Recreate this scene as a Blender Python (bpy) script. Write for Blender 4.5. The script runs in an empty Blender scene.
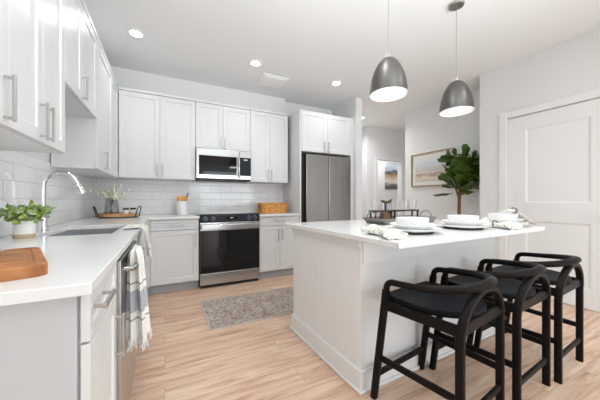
import bpy, bmesh, math, random
from mathutils import Vector, Matrix
random.seed(7)
PI = math.pi
SC = bpy.context.scene
COL = SC.collection

# ------------------------------------------------------------------ camera
cam_data = bpy.data.cameras.new('camera')
cam_data.sensor_width = 36.0
cam_data.lens = 15.9
cam_data.clip_start = 0.02
cam = bpy.data.objects.new('camera', cam_data)
cam.location = (0, 0, 1.115)
cam.rotation_euler = (PI / 2, 0, -math.radians(27.05))
COL.objects.link(cam)
SC.camera = cam
# ------------------------------------------------------------------ world, large lights, exposure
world = bpy.data.worlds.new('world')
SC.world = world
world.use_nodes = True
world.node_tree.nodes['Background'].inputs[0].default_value = (0.93, 0.97, 1.0, 1)
world.node_tree.nodes['Background'].inputs[1].default_value = 1.0
SC.view_settings.view_transform = 'Standard'
SC.view_settings.look = 'None'
SC.view_settings.gamma = 1.0
SC.view_settings.use_curve_mapping = False
SC.view_settings.exposure = 0.0


def area_light(name, loc, rot, sx, sy, power, color=(1, 1, 1), shape='RECTANGLE'):
    d = bpy.data.lights.new(name, 'AREA')
    d.shape = shape
    d.size = sx
    d.size_y = sy
    d.energy = power
    d.color = color
    o = bpy.data.objects.new(name, d)
    o.location = loc
    o.rotation_euler = rot
    COL.objects.link(o)
    return o


# daylight through the glazed wall of the living room behind the camera
area_light('window_daylight', (2.5, -3.05, 1.15), (PI / 2, 0, 0), 2.4, 2.1, 74, (0.86, 0.95, 1.0))
# added fill aimed up and forward to brighten the ceiling, no real source
fill_dir = Vector((0.02, 0.66, 0.73))
area_light('ceiling_bounce_fill', (1.0, -0.9, 1.6), fill_dir.to_track_quat('-Z', 'Y').to_euler(), 0.8, 0.8, 48, (0.87, 0.95, 1.0)).data.spread = math.radians(104)
# unseen fill lights added at ceiling height above the frame, without fixtures
for _x, _y in ((-0.25, 1.05), (1.0, 1.30), (2.3, 0.4)):
    area_light('recessed_and_fill_glow', (_x, _y, 2.79), (0, 0, 0), 0.11, 0.11, 5, (0.94, 0.98, 1.0), 'DISK')
# unseen light added to brighten the room beyond the hall doorway
area_light('far_room_fill', (5.0, 5.2, 2.7), (0, 0, 0), 0.5, 0.5, 14, (0.97, 0.99, 1))


# ------------------------------------------------------------------ materials
def sr(r, g, b):
    def f(c):
        c /= 255.0
        return c / 12.92 if c <= 0.04045 else ((c + 0.055) / 1.055) ** 2.4
    return (f(r), f(g), f(b), 1)


def nt_of(m):
    return m.node_tree.nodes, m.node_tree.links


def mat(name, color, rough=0.5, metal=0.0, spec=0.5, trans=0.0, ior=1.45, coat=0.0, emit=None, estr=0.0, noise=0.0, nscale=8.0,
        stretch=(1, 1, 1), bump=0.0, aniso=0.0, alpha=1.0):
    m = bpy.data.materials.new(name)
    m.use_nodes = True
    n, l = nt_of(m)
    b = n['Principled BSDF']
    b.inputs['Base Color'].default_value = color
    b.inputs['Roughness'].default_value = rough
    b.inputs['Metallic'].default_value = metal
    b.inputs['Specular IOR Level'].default_value = spec
    b.inputs['Transmission Weight'].default_value = trans
    b.inputs['IOR'].default_value = ior
    b.inputs['Coat Weight'].default_value = coat
    b.inputs['Anisotropic'].default_value = aniso
    b.inputs['Alpha'].default_value = alpha
    if emit:
        b.inputs['Emission Color'].default_value = emit
        b.inputs['Emission Strength'].default_value = estr
    if noise or bump:
        tc = n.new('ShaderNodeTexCoord')
        mp = n.new('ShaderNodeMapping')
        mp.inputs['Scale'].default_value = stretch
        tx = n.new('ShaderNodeTexNoise')
        tx.inputs['Scale'].default_value = nscale
        tx.inputs['Detail'].default_value = 5
        l.new(tc.outputs['Object'], mp.inputs['Vector'])
        l.new(mp.outputs[0], tx.inputs['Vector'])
        if noise:
            mx = n.new('ShaderNodeMix')
            mx.data_type = 'RGBA'
            c = list(color)
            mx.inputs['A'].default_value = [max(0, v * (1 - noise)) for v in c[:3]] + [1]
            mx.inputs['B'].default_value = [min(1, v * (1 + noise)) for v in c[:3]] + [1]
            l.new(tx.outputs['Fac'], mx.inputs['Factor'])
            l.new(mx.outputs['Result'], b.inputs['Base Color'])
        if bump:
            bp = n.new('ShaderNodeBump')
            bp.inputs['Strength'].default_value = bump
            bp.inputs['Distance'].default_value = 0.01
            l.new(tx.outputs['Fac'], bp.inputs['Height'])
            l.new(bp.outputs[0], b.inputs['Normal'])
    return m


def ramp(n, stops):
    r = n.new('ShaderNodeValToRGB')
    e = r.color_ramp.elements
    while len(e) > 1:
        e.remove(e[-1])
    e[0].position, e[0].color = stops[0]
    for p, c in stops[1:]:
        x = e.new(p)
        x.color = c
    return r


def brick_vec(n, l, a, b, off=0.0):
    tc = n.new('ShaderNodeTexCoord')
    sp = n.new('ShaderNodeSeparateXYZ')
    cb = n.new('ShaderNodeCombineXYZ')
    l.new(tc.outputs['Object'], sp.inputs[0])
    l.new(sp.outputs[a], cb.inputs[0])
    if off:
        ad = n.new('ShaderNodeMath')
        ad.operation = 'SUBTRACT'
        ad.inputs[1].default_value = off
        l.new(sp.outputs[b], ad.inputs[0])
        l.new(ad.outputs[0], cb.inputs[1])
    else:
        l.new(sp.outputs[b], cb.inputs[1])
    return tc, cb


def tile_mat(name, axis):
    m = mat(name, (0.82, 0.82, 0.82, 1), 0.08, spec=0.8)
    n, l = nt_of(m)
    b = n['Principled BSDF']
    tc, cb = brick_vec(n, l, axis, 2, 0.914)
    br = n.new('ShaderNodeTexBrick')
    br.inputs['Scale'].default_value = 1
    br.inputs['Brick Width'].default_value = 0.308
    br.inputs['Row Height'].default_value = 0.1045
    br.inputs['Mortar Size'].default_value = 0.0022
    br.inputs['Mortar Smooth'].default_value = 0.3
    br.inputs['Color1'].default_value = (0.93, 0.93, 0.93, 1)
    br.inputs['Color2'].default_value = (0.95, 0.95, 0.95, 1)
    br.inputs['Mortar'].default_value = (0.68, 0.68, 0.68, 1)
    l.new(cb.outputs[0], br.inputs['Vector'])
    l.new(br.outputs['Color'], b.inputs['Base Color'])
    bp = n.new('ShaderNodeBump')
    bp.inputs['Strength'].default_value = 0.5
    bp.inputs['Distance'].default_value = 0.003
    inv = n.new('ShaderNodeMath')
    inv.operation = 'SUBTRACT'
    inv.inputs[0].default_value = 1
    l.new(br.outputs['Fac'], inv.inputs[1])
    nz = n.new('ShaderNodeTexNoise')
    nz.inputs['Scale'].default_value = 9
    l.new(tc.outputs['Object'], nz.inputs['Vector'])
    ad = n.new('ShaderNodeMath')
    ad.operation = 'MULTIPLY_ADD'
    ad.inputs[1].default_value = 0.8
    l.new(nz.outputs['Fac'], ad.inputs[0])
    l.new(inv.outputs[0], ad.inputs[2])
    l.new(ad.outputs[0], bp.inputs['Height'])
    l.new(bp.outputs[0], b.inputs['Normal'])
    return m


def floor_mat():
    m = mat('oak_plank_floor', (0.5, 0.35, 0.25, 1), 0.42)
    n, l = nt_of(m)
    b = n['Principled BSDF']
    tc, cb = brick_vec(n, l, 0, 1)
    br = n.new('ShaderNodeTexBrick')
    br.offset = 0.37
    br.inputs['Scale'].default_value = 1
    br.inputs['Brick Width'].default_value = 1.22
    br.inputs['Row Height'].default_value = 0.178
    br.inputs['Mortar Size'].default_value = 0.0012
    br.inputs['Bias'].default_value = 0.0
    br.inputs['Color1'].default_value = (0.15, 0.15, 0.15, 1)
    br.inputs['Color2'].default_value = (0.85, 0.85, 0.85, 1)
    br.inputs['Mortar'].default_value = (0.0, 0.0, 0.0, 1)
    l.new(cb.outputs[0], br.inputs['Vector'])
    mp = n.new('ShaderNodeMapping')
    mp.inputs['Scale'].default_value = (1.5, 14, 1)
    l.new(tc.outputs['Object'], mp.inputs['Vector'])
    # shift the grain from plank to plank
    ad = n.new('ShaderNodeVectorMath')
    ad.operation = 'MULTIPLY_ADD'
    ad.inputs[1].default_value = (7, 3, 0)
    l.new(br.outputs['Color'], ad.inputs[0])
    l.new(mp.outputs[0], ad.inputs[2])
    nz = n.new('ShaderNodeTexNoise')
    nz.inputs['Scale'].default_value = 1.6
    nz.inputs['Detail'].default_value = 8
    nz.inputs['Roughness'].default_value = 0.62
    nz.inputs['Distortion'].default_value = 0.6
    l.new(ad.outputs[0], nz.inputs['Vector'])
    rp = ramp(n, [(0.22, sr(160, 118, 94)), (0.38, sr(212, 172, 145)), (0.52, sr(234, 202, 176)), (0.66, sr(243, 219, 198)), (0.85, sr(248, 233, 218))])
    l.new(nz.outputs['Fac'], rp.inputs[0])
    mx = n.new('ShaderNodeMix')
    mx.data_type = 'RGBA'
    mx.blend_type = 'MULTIPLY'
    mx.inputs['Factor'].default_value = 1
    tone = ramp(n, [(0.0, (0.55, 0.5, 0.46, 1)), (0.1, (0.84, 0.81, 0.79, 1)), (1.0, (1.0, 1.0, 1.0, 1))])
    l.new(br.outputs['Color'], tone.inputs[0])
    l.new(rp.outputs[0], mx.inputs['A'])
    l.new(tone.outputs[0], mx.inputs['B'])
    l.new(mx.outputs['Result'], b.inputs['Base Color'])
    bp = n.new('ShaderNodeBump')
    bp.inputs['Strength'].default_value = 0.12
    bp.inputs['Distance'].default_value = 0.004
    l.new(nz.outputs['Fac'], bp.inputs['Height'])
    l.new(bp.outputs[0], b.inputs['Normal'])
    return m


def rug_mat():
    m = mat('faded_rug_weave', (0.5, 0.45, 0.42, 1), 0.95, spec=0.1)
    n, l = nt_of(m)
    b = n['Principled BSDF']
    tc = n.new('ShaderNodeTexCoord')
    vo = n.new('ShaderNodeTexVoronoi')
    vo.inputs['Scale'].default_value = 30
    nz = n.new('ShaderNodeTexNoise')
    nz.inputs['Scale'].default_value = 42
    nz.inputs['Detail'].default_value = 8
    nz.inputs['Roughness'].default_value = 0.75
    big = n.new('ShaderNodeTexNoise')
    big.inputs['Scale'].default_value = 4
    big.inputs['Detail'].default_value = 4
    for t in (vo, nz, big):
        l.new(tc.outputs['Object'], t.inputs['Vector'])
    ad = n.new('ShaderNodeMath')
    ad.operation = 'MULTIPLY_ADD'
    ad.inputs[1].default_value = 0.22
    l.new(vo.outputs['Distance'], ad.inputs[0])
    l.new(nz.outputs['Fac'], ad.inputs[2])
    rp = ramp(n, [(0.40, sr(112, 104, 103)), (0.52, sr(166, 155, 150)), (0.64, sr(202, 194, 186)), (0.80, sr(220, 214, 206))])
    l.new(ad.outputs[0], rp.inputs[0])
    r2 = ramp(n, [(0.38, sr(228, 214, 212)), (0.6, sr(240, 237, 230))])
    l.new(big.outputs['Fac'], r2.inputs[0])
    mx = n.new('ShaderNodeMix')
    mx.data_type = 'RGBA'
    mx.blend_type = 'MULTIPLY'
    mx.inputs['Factor'].default_value = 1
    l.new(rp.outputs[0], mx.inputs['A'])
    l.new(r2.outputs[0], mx.inputs['B'])
    l.new(mx.outputs['Result'], b.inputs['Base Color'])
    bp = n.new('ShaderNodeBump')
    bp.inputs['Strength'].default_value = 0.4
    bp.inputs['Distance'].default_value = 0.004
    l.new(nz.outputs['Fac'], bp.inputs['Height'])
    l.new(bp.outputs[0], b.inputs['Normal'])
    return m


def band_mat(name, axis, stops, rough=0.9, interp='CONSTANT', lo=0.0, hi=1.0, weave=60):
    """bands of colour along one object axis between lo and hi (a woven stripe pattern)"""
    m = mat(name, stops[0][1], rough, spec=0.15)
    n, l = nt_of(m)
    b = n['Principled BSDF']
    tc = n.new('ShaderNodeTexCoord')
    sp = n.new('ShaderNodeSeparateXYZ')
    l.new(tc.outputs['Object'], sp.inputs[0])
    mr = n.new('ShaderNodeMapRange')
    mr.inputs['From Min'].default_value = lo
    mr.inputs['From Max'].default_value = hi
    l.new(sp.outputs[axis], mr.inputs['Value'])
    rp = ramp(n, stops)
    rp.color_ramp.interpolation = interp
    l.new(mr.outputs[0], rp.inputs[0])
    l.new(rp.outputs[0], b.inputs['Base Color'])
    nz = n.new('ShaderNodeTexNoise')
    nz.inputs['Scale'].default_value = weave
    l.new(tc.outputs['Object'], nz.inputs['Vector'])
    bp = n.new('ShaderNodeBump')
    bp.inputs['Strength'].default_value = 0.3
    bp.inputs['Distance'].default_value = 0.004
    l.new(nz.outputs['Fac'], bp.inputs['Height'])
    l.new(bp.outputs[0], b.inputs['Normal'])
    return m


def speckle_mat(name, stops, scale, rough=0.6, stretch=(1, 1, 1), detail=4, distort=0.0, bump=0.0):
    m = mat(name, stops[0][1], rough, spec=0.3)
    n, l = nt_of(m)
    b = n['Principled BSDF']
    tc = n.new('ShaderNodeTexCoord')
    mp = n.new('ShaderNodeMapping')
    mp.inputs['Scale'].default_value = stretch
    nz = n.new('ShaderNodeTexNoise')
    nz.inputs['Scale'].default_value = scale
    nz.inputs['Detail'].default_value = detail
    nz.inputs['Distortion'].default_value = distort
    l.new(tc.outputs['Object'], mp.inputs['Vector'])
    l.new(mp.outputs[0], nz.inputs['Vector'])
    rp = ramp(n, stops)
    l.new(nz.outputs['Fac'], rp.inputs[0])
    l.new(rp.outputs[0], b.inputs['Base Color'])
    if bump:
        bp = n.new('ShaderNodeBump')
        bp.inputs['Strength'].default_value = bump
        bp.inputs['Distance'].default_value = 0.01
        l.new(nz.outputs['Fac'], bp.inputs['Height'])
        l.new(bp.outputs[0], b.inputs['Normal'])
    return m


def painting_mat(name, axis, a0, a1, z0, z1, stops, nscale, mixw, lean=0.25):
    """a landscape in soft horizontal bands, broken up by noise; axis is the horizontal object axis"""
    m = mat(name, stops[0][1], 0.7, spec=0.2)
    n, l = nt_of(m)
    b = n['Principled BSDF']
    tc = n.new('ShaderNodeTexCoord')
    sp = n.new('ShaderNodeSeparateXYZ')
    l.new(tc.outputs['Object'], sp.inputs[0])
    mr = n.new('ShaderNodeMapRange')
    mr.inputs['From Min'].default_value = z0
    mr.inputs['From Max'].default_value = z1
    l.new(sp.outputs[2], mr.inputs['Value'])
    mp = n.new('ShaderNodeMapping')
    mp.inputs['Scale'].default_value = (1, 1, 3.2)
    l.new(tc.outputs['Object'], mp.inputs['Vector'])
    nz = n.new('ShaderNodeTexNoise')
    nz.inputs['Scale'].default_value = nscale
    nz.inputs['Detail'].default_value = 6
    l.new(mp.outputs[0], nz.inputs['Vector'])
    s1 = n.new('ShaderNodeMath')
    s1.operation = 'SUBTRACT'
    s1.inputs[1].default_value = 0.5
    l.new(nz.outputs['Fac'], s1.inputs[0])
    s2 = n.new('ShaderNodeMath')
    s2.operation = 'MULTIPLY_ADD'
    s2.inputs[1].default_value = mixw
    l.new(s1.outputs[0], s2.inputs[0])
    l.new(mr.outputs[0], s2.inputs[2])
    rp = ramp(n, stops)
    l.new(s2.outputs[0], rp.inputs[0])
    l.new(rp.outputs[0], b.inputs['Base Color'])
    return m


M = {}
M['wall'] = mat('white_wall_paint', (0.80, 0.80, 0.795, 1), 0.7, spec=0.25)
M['ceiling'] = mat('matt_ceiling_paint', (0.88, 0.88, 0.875, 1), 0.85, spec=0.15)
M['trim'] = mat('white_trim_paint', (0.84, 0.84, 0.84, 1), 0.4)
M['cab'] = mat('white_cabinet_paint', (0.76, 0.76, 0.76, 1), 0.33)
M['base'] = mat('light_grey_cabinet_paint', (0.74, 0.745, 0.745, 1), 0.36)
M['island'] = mat('white_island_paint', (0.88, 0.88, 0.875, 1), 0.4)
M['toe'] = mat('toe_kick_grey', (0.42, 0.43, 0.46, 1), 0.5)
M['gap'] = mat('dark_gap', (0.03, 0.03, 0.03, 1), 0.9)
M['quartz'] = mat('white_quartz', (0.84, 0.84, 0.835, 1), 0.14, noise=0.03, nscale=5)
M['steel'] = mat('brushed_steel', (0.50, 0.50, 0.50, 1), 0.28, 1.0, noise=0.05, nscale=3, stretch=(2, 2, 160))
M['steel_h'] = mat('brushed_steel_sideways', (0.46, 0.46, 0.46, 1), 0.22, 1.0, noise=0.05, nscale=3, stretch=(2, 2, 200))
M['fridge'] = mat('brushed_fridge_steel', (0.33, 0.32, 0.31, 1), 0.26, 1.0, noise=0.22, nscale=3, stretch=(14, 1, 0.15))
M['sink'] = mat('satin_sink_steel', (0.62, 0.63, 0.65, 1), 0.32, 1.0)
M['chrome'] = mat('chrome', (0.82, 0.82, 0.83, 1), 0.07, 1.0)
M['nickel'] = mat('satin_nickel', (0.55, 0.54, 0.53, 1), 0.3, 1.0)
M['shade'] = mat('brushed_pewter', (0.135, 0.128, 0.12, 1), 0.42, 0.9, noise=0.08, nscale=4, stretch=(3, 3, 40))
M['black_glass'] = mat('black_glass', (0.006, 0.006, 0.007, 1), 0.05, spec=0.5)
M['end_panel'] = mat('shaded_end_panel_paint', (0.56, 0.565, 0.575, 1), 0.45)  # base cabinet colour darkened to stand for the panel's shade
M['vent'] = mat('bright_white_enamel', (0.93, 0.93, 0.925, 1), 0.5)
M['cook_glass'] = mat('black_ceramic_glass', (0.01, 0.01, 0.012, 1), 0.1)
M['panel_black'] = mat('black_control_panel', (0.012, 0.014, 0.02, 1), 0.3, spec=0.2)
M['knob'] = mat('dark_knob', (0.07, 0.08, 0.11, 1), 0.3)
M['black'] = mat('black_plastic', (0.012, 0.012, 0.012, 1), 0.5)
M['blackmetal'] = mat('black_iron', (0.02, 0.02, 0.02, 1), 0.5)
M['wood_black'] = mat('black_stained_wood', (0.013, 0.011, 0.010, 1), 0.36, spec=0.4, ior=1.2, noise=0.4, nscale=6, stretch=(3, 3, 25))
M['seat'] = mat('black_leather_seat', (0.010, 0.0105, 0.014, 1), 0.42, spec=0.4, ior=1.16)
M['white_ceramic'] = mat('white_ceramic', (0.84, 0.84, 0.83, 1), 0.18)
M['plastic_white'] = mat('white_plastic', (0.90, 0.90, 0.885, 1), 0.35)
M['enamel'] = mat('white_enamel', (0.88, 0.88, 0.87, 1), 0.4)
M['lamp'] = mat('lit_diffuser', (1, 1, 1, 1), 0.5, emit=(1, 0.97, 0.92, 1), estr=14)
M['pend_lamp'] = mat('lit_pendant_diffuser', (1, 1, 1, 1), 0.5, emit=(1, 0.99, 0.97, 1), estr=1.1)
M['display'] = mat('clock_display', (0.1, 0.1, 0.1, 1), 0.3, emit=(0.8, 0.95, 1, 1), estr=0.6)
M['glass'] = mat('clear_glass', (1, 1, 1, 1), 0.02, trans=1.0, ior=1.3)
M['smoke_glass'] = mat('smoked_glass', (0.72, 0.73, 0.73, 1), 0.05, trans=0.95, ior=1.3)
M['board'] = speckle_mat('acacia_board', [(0.3, sr(104, 60, 32)), (0.47, sr(168, 108, 64)), (0.6, sr(188, 126, 78)), (0.75, sr(206, 150, 100))], 3.5, 0.45, (2, 9, 2), 6, 1.0)
M['traywood'] = speckle_mat('pale_tray_wood', [(0.3, sr(176, 126, 84)), (0.6, sr(214, 166, 122)), (0.8, sr(230, 190, 150))], 6, 0.5, (2, 9, 2), 5, 0.6)
M['ladle'] = mat('orange_bamboo', sr(232, 166, 76), 0.5, noise=0.15, nscale=10)
M['wicker'] = speckle_mat('honey_wicker', [(0.35, sr(176, 112, 54)), (0.48, sr(222, 156, 84)), (0.66, sr(240, 192, 118))], 48, 0.7, (0.7, 0.7, 1.6), 2, 0.2, 0.5)
M['galv'] = mat('galvanised_metal', (0.27, 0.265, 0.25, 1), 0.42, 0.8, noise=0.2, nscale=9)
M['brown_wood'] = mat('brown_wood', sr(96, 72, 54), 0.6, noise=0.35, nscale=7, stretch=(1, 1, 6))
M['dark_wood'] = mat('dark_brown_wood', sr(58, 46, 38), 0.6, noise=0.3, nscale=7)
M['tan_wood'] = mat('tan_wood', sr(190, 160, 120), 0.6, noise=0.2, nscale=9)
M['leaf'] = mat('fig_leaf', sr(66, 90, 32), 0.34, noise=0.6, nscale=5)
M['leaf_b'] = speckle_mat('mixed_green_leaf', [(0.34, sr(70, 106, 48)), (0.43, sr(180, 196, 72)), (0.51, sr(166, 188, 168)), (0.58, sr(146, 172, 64)), (0.7, sr(206, 216, 120))], 22, 0.55)
M['trunk'] = mat('fig_trunk', sr(120, 84, 62), 0.8, noise=0.3, nscale=12, stretch=(1, 1, 0.3))
M['soil'] = mat('dark_soil', (0.03, 0.02, 0.015, 1), 1.0)
M['planter'] = mat('grey_planter', (0.45, 0.45, 0.44, 1), 0.6)
M['pot'] = band_mat('two_tone_pot', 2, [(0.0, sr(206, 180, 150)), (0.2, sr(238, 237, 233))], 0.45, 'CONSTANT', 0.0, 0.105, 30)
M['sprig'] = mat('cream_sprig', sr(240, 238, 214), 0.7, noise=0.15, nscale=20)
M['stem'] = mat('twig_stem', sr(120, 122, 90), 0.8)
M['linen'] = mat('cream_linen', (0.78, 0.76, 0.71, 1), 0.95, spec=0.1, noise=0.06, nscale=30, bump=0.3)
M['floral'] = speckle_mat('grey_flowered_linen', [(0.32, sr(150, 150, 138)), (0.42, sr(226, 223, 214)), (0.7, sr(240, 238, 232))], 40, 0.95, bump=0.2)
M['towel'] = band_mat('striped_towel', 2, [(0.0, sr(236, 234, 228)), (0.20, sr(150, 150, 154)), (0.215, sr(236, 234, 228)), (0.285, sr(180, 183, 188)),
                                           (0.50, sr(236, 234, 228)), (0.565, sr(150, 150, 154)), (0.58, sr(236, 234, 228))], 0.95, 'CONSTANT', 0.0, 0.44, 90)
M['fringe'] = mat('towel_fringe', (0.80, 0.78, 0.75, 1), 0.95, spec=0.1)
M['gold'] = mat('champagne_frame', sr(170, 150, 116), 0.35, 0.7)
M['matboard'] = mat('ivory_mat_board', (0.83, 0.81, 0.76, 1), 0.8, spec=0.2)
M['tile_back'] = tile_mat('white_subway_tile_back', 0)
M['tile_left'] = tile_mat('white_subway_tile_left', 1)
M['floor'] = floor_mat()
M['rug'] = rug_mat()
M['rug_edge'] = mat('rug_binding', sr(196, 190, 182), 0.95, spec=0.1, bump=0.3, nscale=60)
M['stone'] = mat('grey_stone', (0.42, 0.42, 0.42, 1), 0.5, noise=0.3, nscale=12)
M['ring'] = mat('grey_beads', (0.22, 0.22, 0.22, 1), 0.5)

# ------------------------------------------------------------------ mesh building
BASE = {}


class MB:
    def __init__(self):
        self.bm = bmesh.new()

    def box(self, x0, x1, y0, y1, z0, z1):
        v = [self.bm.verts.new(p) for p in ((x0, y0, z0), (x1, y0, z0), (x1, y1, z0), (x0, y1, z0),
                                            (x0, y0, z1), (x1, y0, z1), (x1, y1, z1), (x0, y1, z1))]
        for f in ((3, 2, 1, 0), (4, 5, 6, 7), (0, 1, 5, 4), (1, 2, 6, 5), (2, 3, 7, 6), (3, 0, 4, 7)):
            self.bm.faces.new([v[i] for i in f])
        return self

    def fbox(self, fr, a0, a1, b0, b1, c0, c1):
        """box in a frame (origin, u, n): a along u, b up, c outward along n"""
        o, u, n = fr
        P = lambda a, b, c: (o[0] + u[0] * a + n[0] * c, o[1] + u[1] * a + n[1] * c, o[2] + b)
        v = [self.bm.verts.new(P(*p)) for p in ((a0, b0, c0), (a1, b0, c0), (a1, b0, c1), (a0, b0, c1),
                                                (a0, b1, c0), (a1, b1, c0), (a1, b1, c1), (a0, b1, c1))]
        for f in ((3, 2, 1, 0), (4, 5, 6, 7), (0, 1, 5, 4), (1, 2, 6, 5), (2, 3, 7, 6), (3, 0, 4, 7)):
            self.bm.faces.new([v[i] for i in f])
        return self

    def recess(self, fr, w, h, c0, c1, panels, slope=0.008, depth=0.009):
        """a slab (w x h, from c0 out to c1) whose front carries sunk panels [(a0,a1,b0,b1)], all in one mesh"""
        o, u, n = fr
        P = lambda a, b, c: self.bm.verts.new((o[0] + u[0] * a + n[0] * c, o[1] + u[1] * a + n[1] * c, o[2] + b))
        xs = sorted({0, w} | {p[0] for p in panels} | {p[1] for p in panels})
        zs = sorted({0, h} | {p[2] for p in panels} | {p[3] for p in panels})
        g = {(i, j): P(x, z, c1) for i, x in enumerate(xs) for j, z in enumerate(zs)}
        for i in range(len(xs) - 1):
            for j in range(len(zs) - 1):
                mx, mz = (xs[i] + xs[i + 1]) / 2, (zs[j] + zs[j + 1]) / 2
                if any(p[0] < mx < p[1] and p[2] < mz < p[3] for p in panels):
                    continue
                self.bm.faces.new([g[i, j], g[i + 1, j], g[i + 1, j + 1], g[i, j + 1]])
        for (a0, a1, b0, b1) in panels:
            oi = [(xs.index(a), zs.index(b)) for a, b in ((a0, b0), (a1, b0), (a1, b1), (a0, b1))]
            ov = [g[k] for k in oi]
            s = slope
            iv = [P(a0 + s, b0 + s, c1 - depth), P(a1 - s, b0 + s, c1 - depth), P(a1 - s, b1 - s, c1 - depth), P(a0 + s, b1 - s, c1 - depth)]
            for k in range(4):
                self.bm.faces.new([ov[k], ov[(k + 1) % 4], iv[(k + 1) % 4], iv[k]])
            self.bm.faces.new(iv)
        # sides and back
        ring = [g[i, 0] for i in range(len(xs))] + [g[len(xs) - 1, j] for j in range(1, len(zs))] + \
               [g[i, len(zs) - 1] for i in range(len(xs) - 2, -1, -1)] + [g[0, j] for j in range(len(zs) - 2, 0, -1)]
        dv = Vector((n[0], n[1], 0)) * (c0 - c1)
        back = [self.bm.verts.new(v.co + dv) for v in ring]
        for k in range(len(ring)):
            q = (k + 1) % len(ring)
            self.bm.faces.new([ring[q], ring[k], back[k], back[q]])
        self.bm.faces.new(back[::-1])
        return self

    def grid_slab(self, xs, ys, filled, z0, z1):
        top, bot = {}, {}
        nx, ny = len(xs) - 1, len(ys) - 1
        F = lambda i, j: 0 <= i < nx and 0 <= j < ny and filled(i, j)

        def V(d, i, j, z):
            if (i, j) not in d:
                d[i, j] = self.bm.verts.new((xs[i], ys[j], z))
            return d[i, j]
        for i in range(nx):
            for j in range(ny):
                if not F(i, j):
                    continue
                c = ((i, j), (i + 1, j), (i + 1, j + 1), (i, j + 1))
                self.bm.faces.new([V(top, a, b, z1) for a, b in c])
                self.bm.faces.new([V(bot, a, b, z0) for a, b in c[::-1]])
                for (a, b), (p, q), (di, dj) in ((c[0], c[1], (0, -1)), (c[1], c[2], (1, 0)), (c[2], c[3], (0, 1)), (c[3], c[0], (-1, 0))):
                    if not F(i + di, j + dj):
                        self.bm.faces.new([V(bot, a, b, z0), V(bot, p, q, z0), V(top, p, q, z1), V(top, a, b, z1)])
        return self

    def lathe(self, c, prof, seg=32, sx=1.0, sy=1.0, cap0=True, cap1=True):
        rings = []
        for r, z in prof:
            rings.append([self.bm.verts.new((c[0] + sx * r * math.cos(2 * PI * k / seg), c[1] + sy * r * math.sin(2 * PI * k / seg), c[2] + z))
                          for k in range(seg)])
        for a, b in zip(rings, rings[1:]):
            for k in range(seg):
                q = (k + 1) % seg
                self.bm.faces.new([a[k], a[q], b[q], b[k]])
        if cap0:
            self.bm.faces.new(rings[0][::-1])
        if cap1:
            self.bm.faces.new(rings[-1])
        return self

    def tube(self, pts, r, seg=10, cap=True, w=None, up=None, closed=False):
        """sweep; r a number or a list; w: half width across (section w x r, up = direction of r)"""
        pts = [Vector(p) for p in pts]
        n = len(pts)
        rings = []
        ref = None
        for i, p in enumerate(pts):
            if closed:
                t = (pts[(i + 1) % n] - pts[i - 1]).normalized()
            else:
                t = (pts[min(i + 1, n - 1)] - pts[max(i - 1, 0)]).normalized()
            if up is not None:
                a = Vector(up)
                a = (a - t * a.dot(t))
                if a.length < 1e-4:
                    a = t.orthogonal()
                a.normalize()
            else:
                if ref is None:
                    ref = t.orthogonal().normalized()
                ref = (ref - t * ref.dot(t)).normalized()
                a = ref
            b = t.cross(a)
            rr = r[i] if isinstance(r, (list, tuple)) else r
            ww = rr if w is None else (w[i] if isinstance(w, (list, tuple)) else w)
            ring = []
            for k in range(seg):
                th = 2 * PI * (k + 0.5) / seg
                ca, sa = math.cos(th), math.sin(th)
                if w is not None:                       # rounded rectangle
                    e = 0.45
                    ca = math.copysign(abs(ca) ** e, ca)
                    sa = math.copysign(abs(sa) ** e, sa)
                ring.append(self.bm.verts.new(p + a * (rr * ca) + b * (ww * sa)))
            rings.append(ring)
        pairs = list(zip(rings, rings[1:])) + ([(rings[-1], rings[0])] if closed else [])
        for A, B in pairs:
            for k in range(seg):
                q = (k + 1) % seg
                self.bm.faces.new([A[k], A[q], B[q], B[k]])
        if cap and not closed:
            self.bm.faces.new(rings[0][::-1])
            self.bm.faces.new(rings[-1])
        return self

    def prism(self, poly, z0, z1):
        a = [self.bm.verts.new((p[0], p[1], z0)) for p in poly]
        b = [self.bm.verts.new((p[0], p[1], z1)) for p in poly]
        for k in range(len(poly)):
            q = (k + 1) % len(poly)
            self.bm.faces.new([a[k], a[q], b[q], b[k]])
        self.bm.faces.new(a[::-1])
        self.bm.faces.new(b)
        return self

    def loft(self, rings, cap0=True, cap1=True):
        R = [[self.bm.verts.new(p) for p in ring] for ring in rings]
        n = len(R[0])
        for A, B in zip(R, R[1:]):
            for k in range(n):
                q = (k + 1) % n
                self.bm.faces.new([A[k], A[q], B[q], B[k]])
        if cap0:
            self.bm.faces.new(R[0][::-1])
        if cap1:
            self.bm.faces.new(R[-1])
        return self

    def sheet(self, pts):
        """an open grid of points [i][j]"""
        V = [[self.bm.verts.new(p) for p in row] for row in pts]
        for i in range(len(V) - 1):
            for j in range(len(V[0]) - 1):
                self.bm.faces.new([V[i][j], V[i + 1][j], V[i + 1][j + 1], V[i][j + 1]])
        return self

    def ball(self, c, r, seg=12, s=(1, 1, 1)):
        rings = seg // 2
        prof = []
        for k in range(1, rings):
            a = -PI / 2 + PI * k / rings
            prof.append((r * math.cos(a), r * s[2] * math.sin(a)))
        return self.lathe(c, prof, seg, s[0], s[1])

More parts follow.
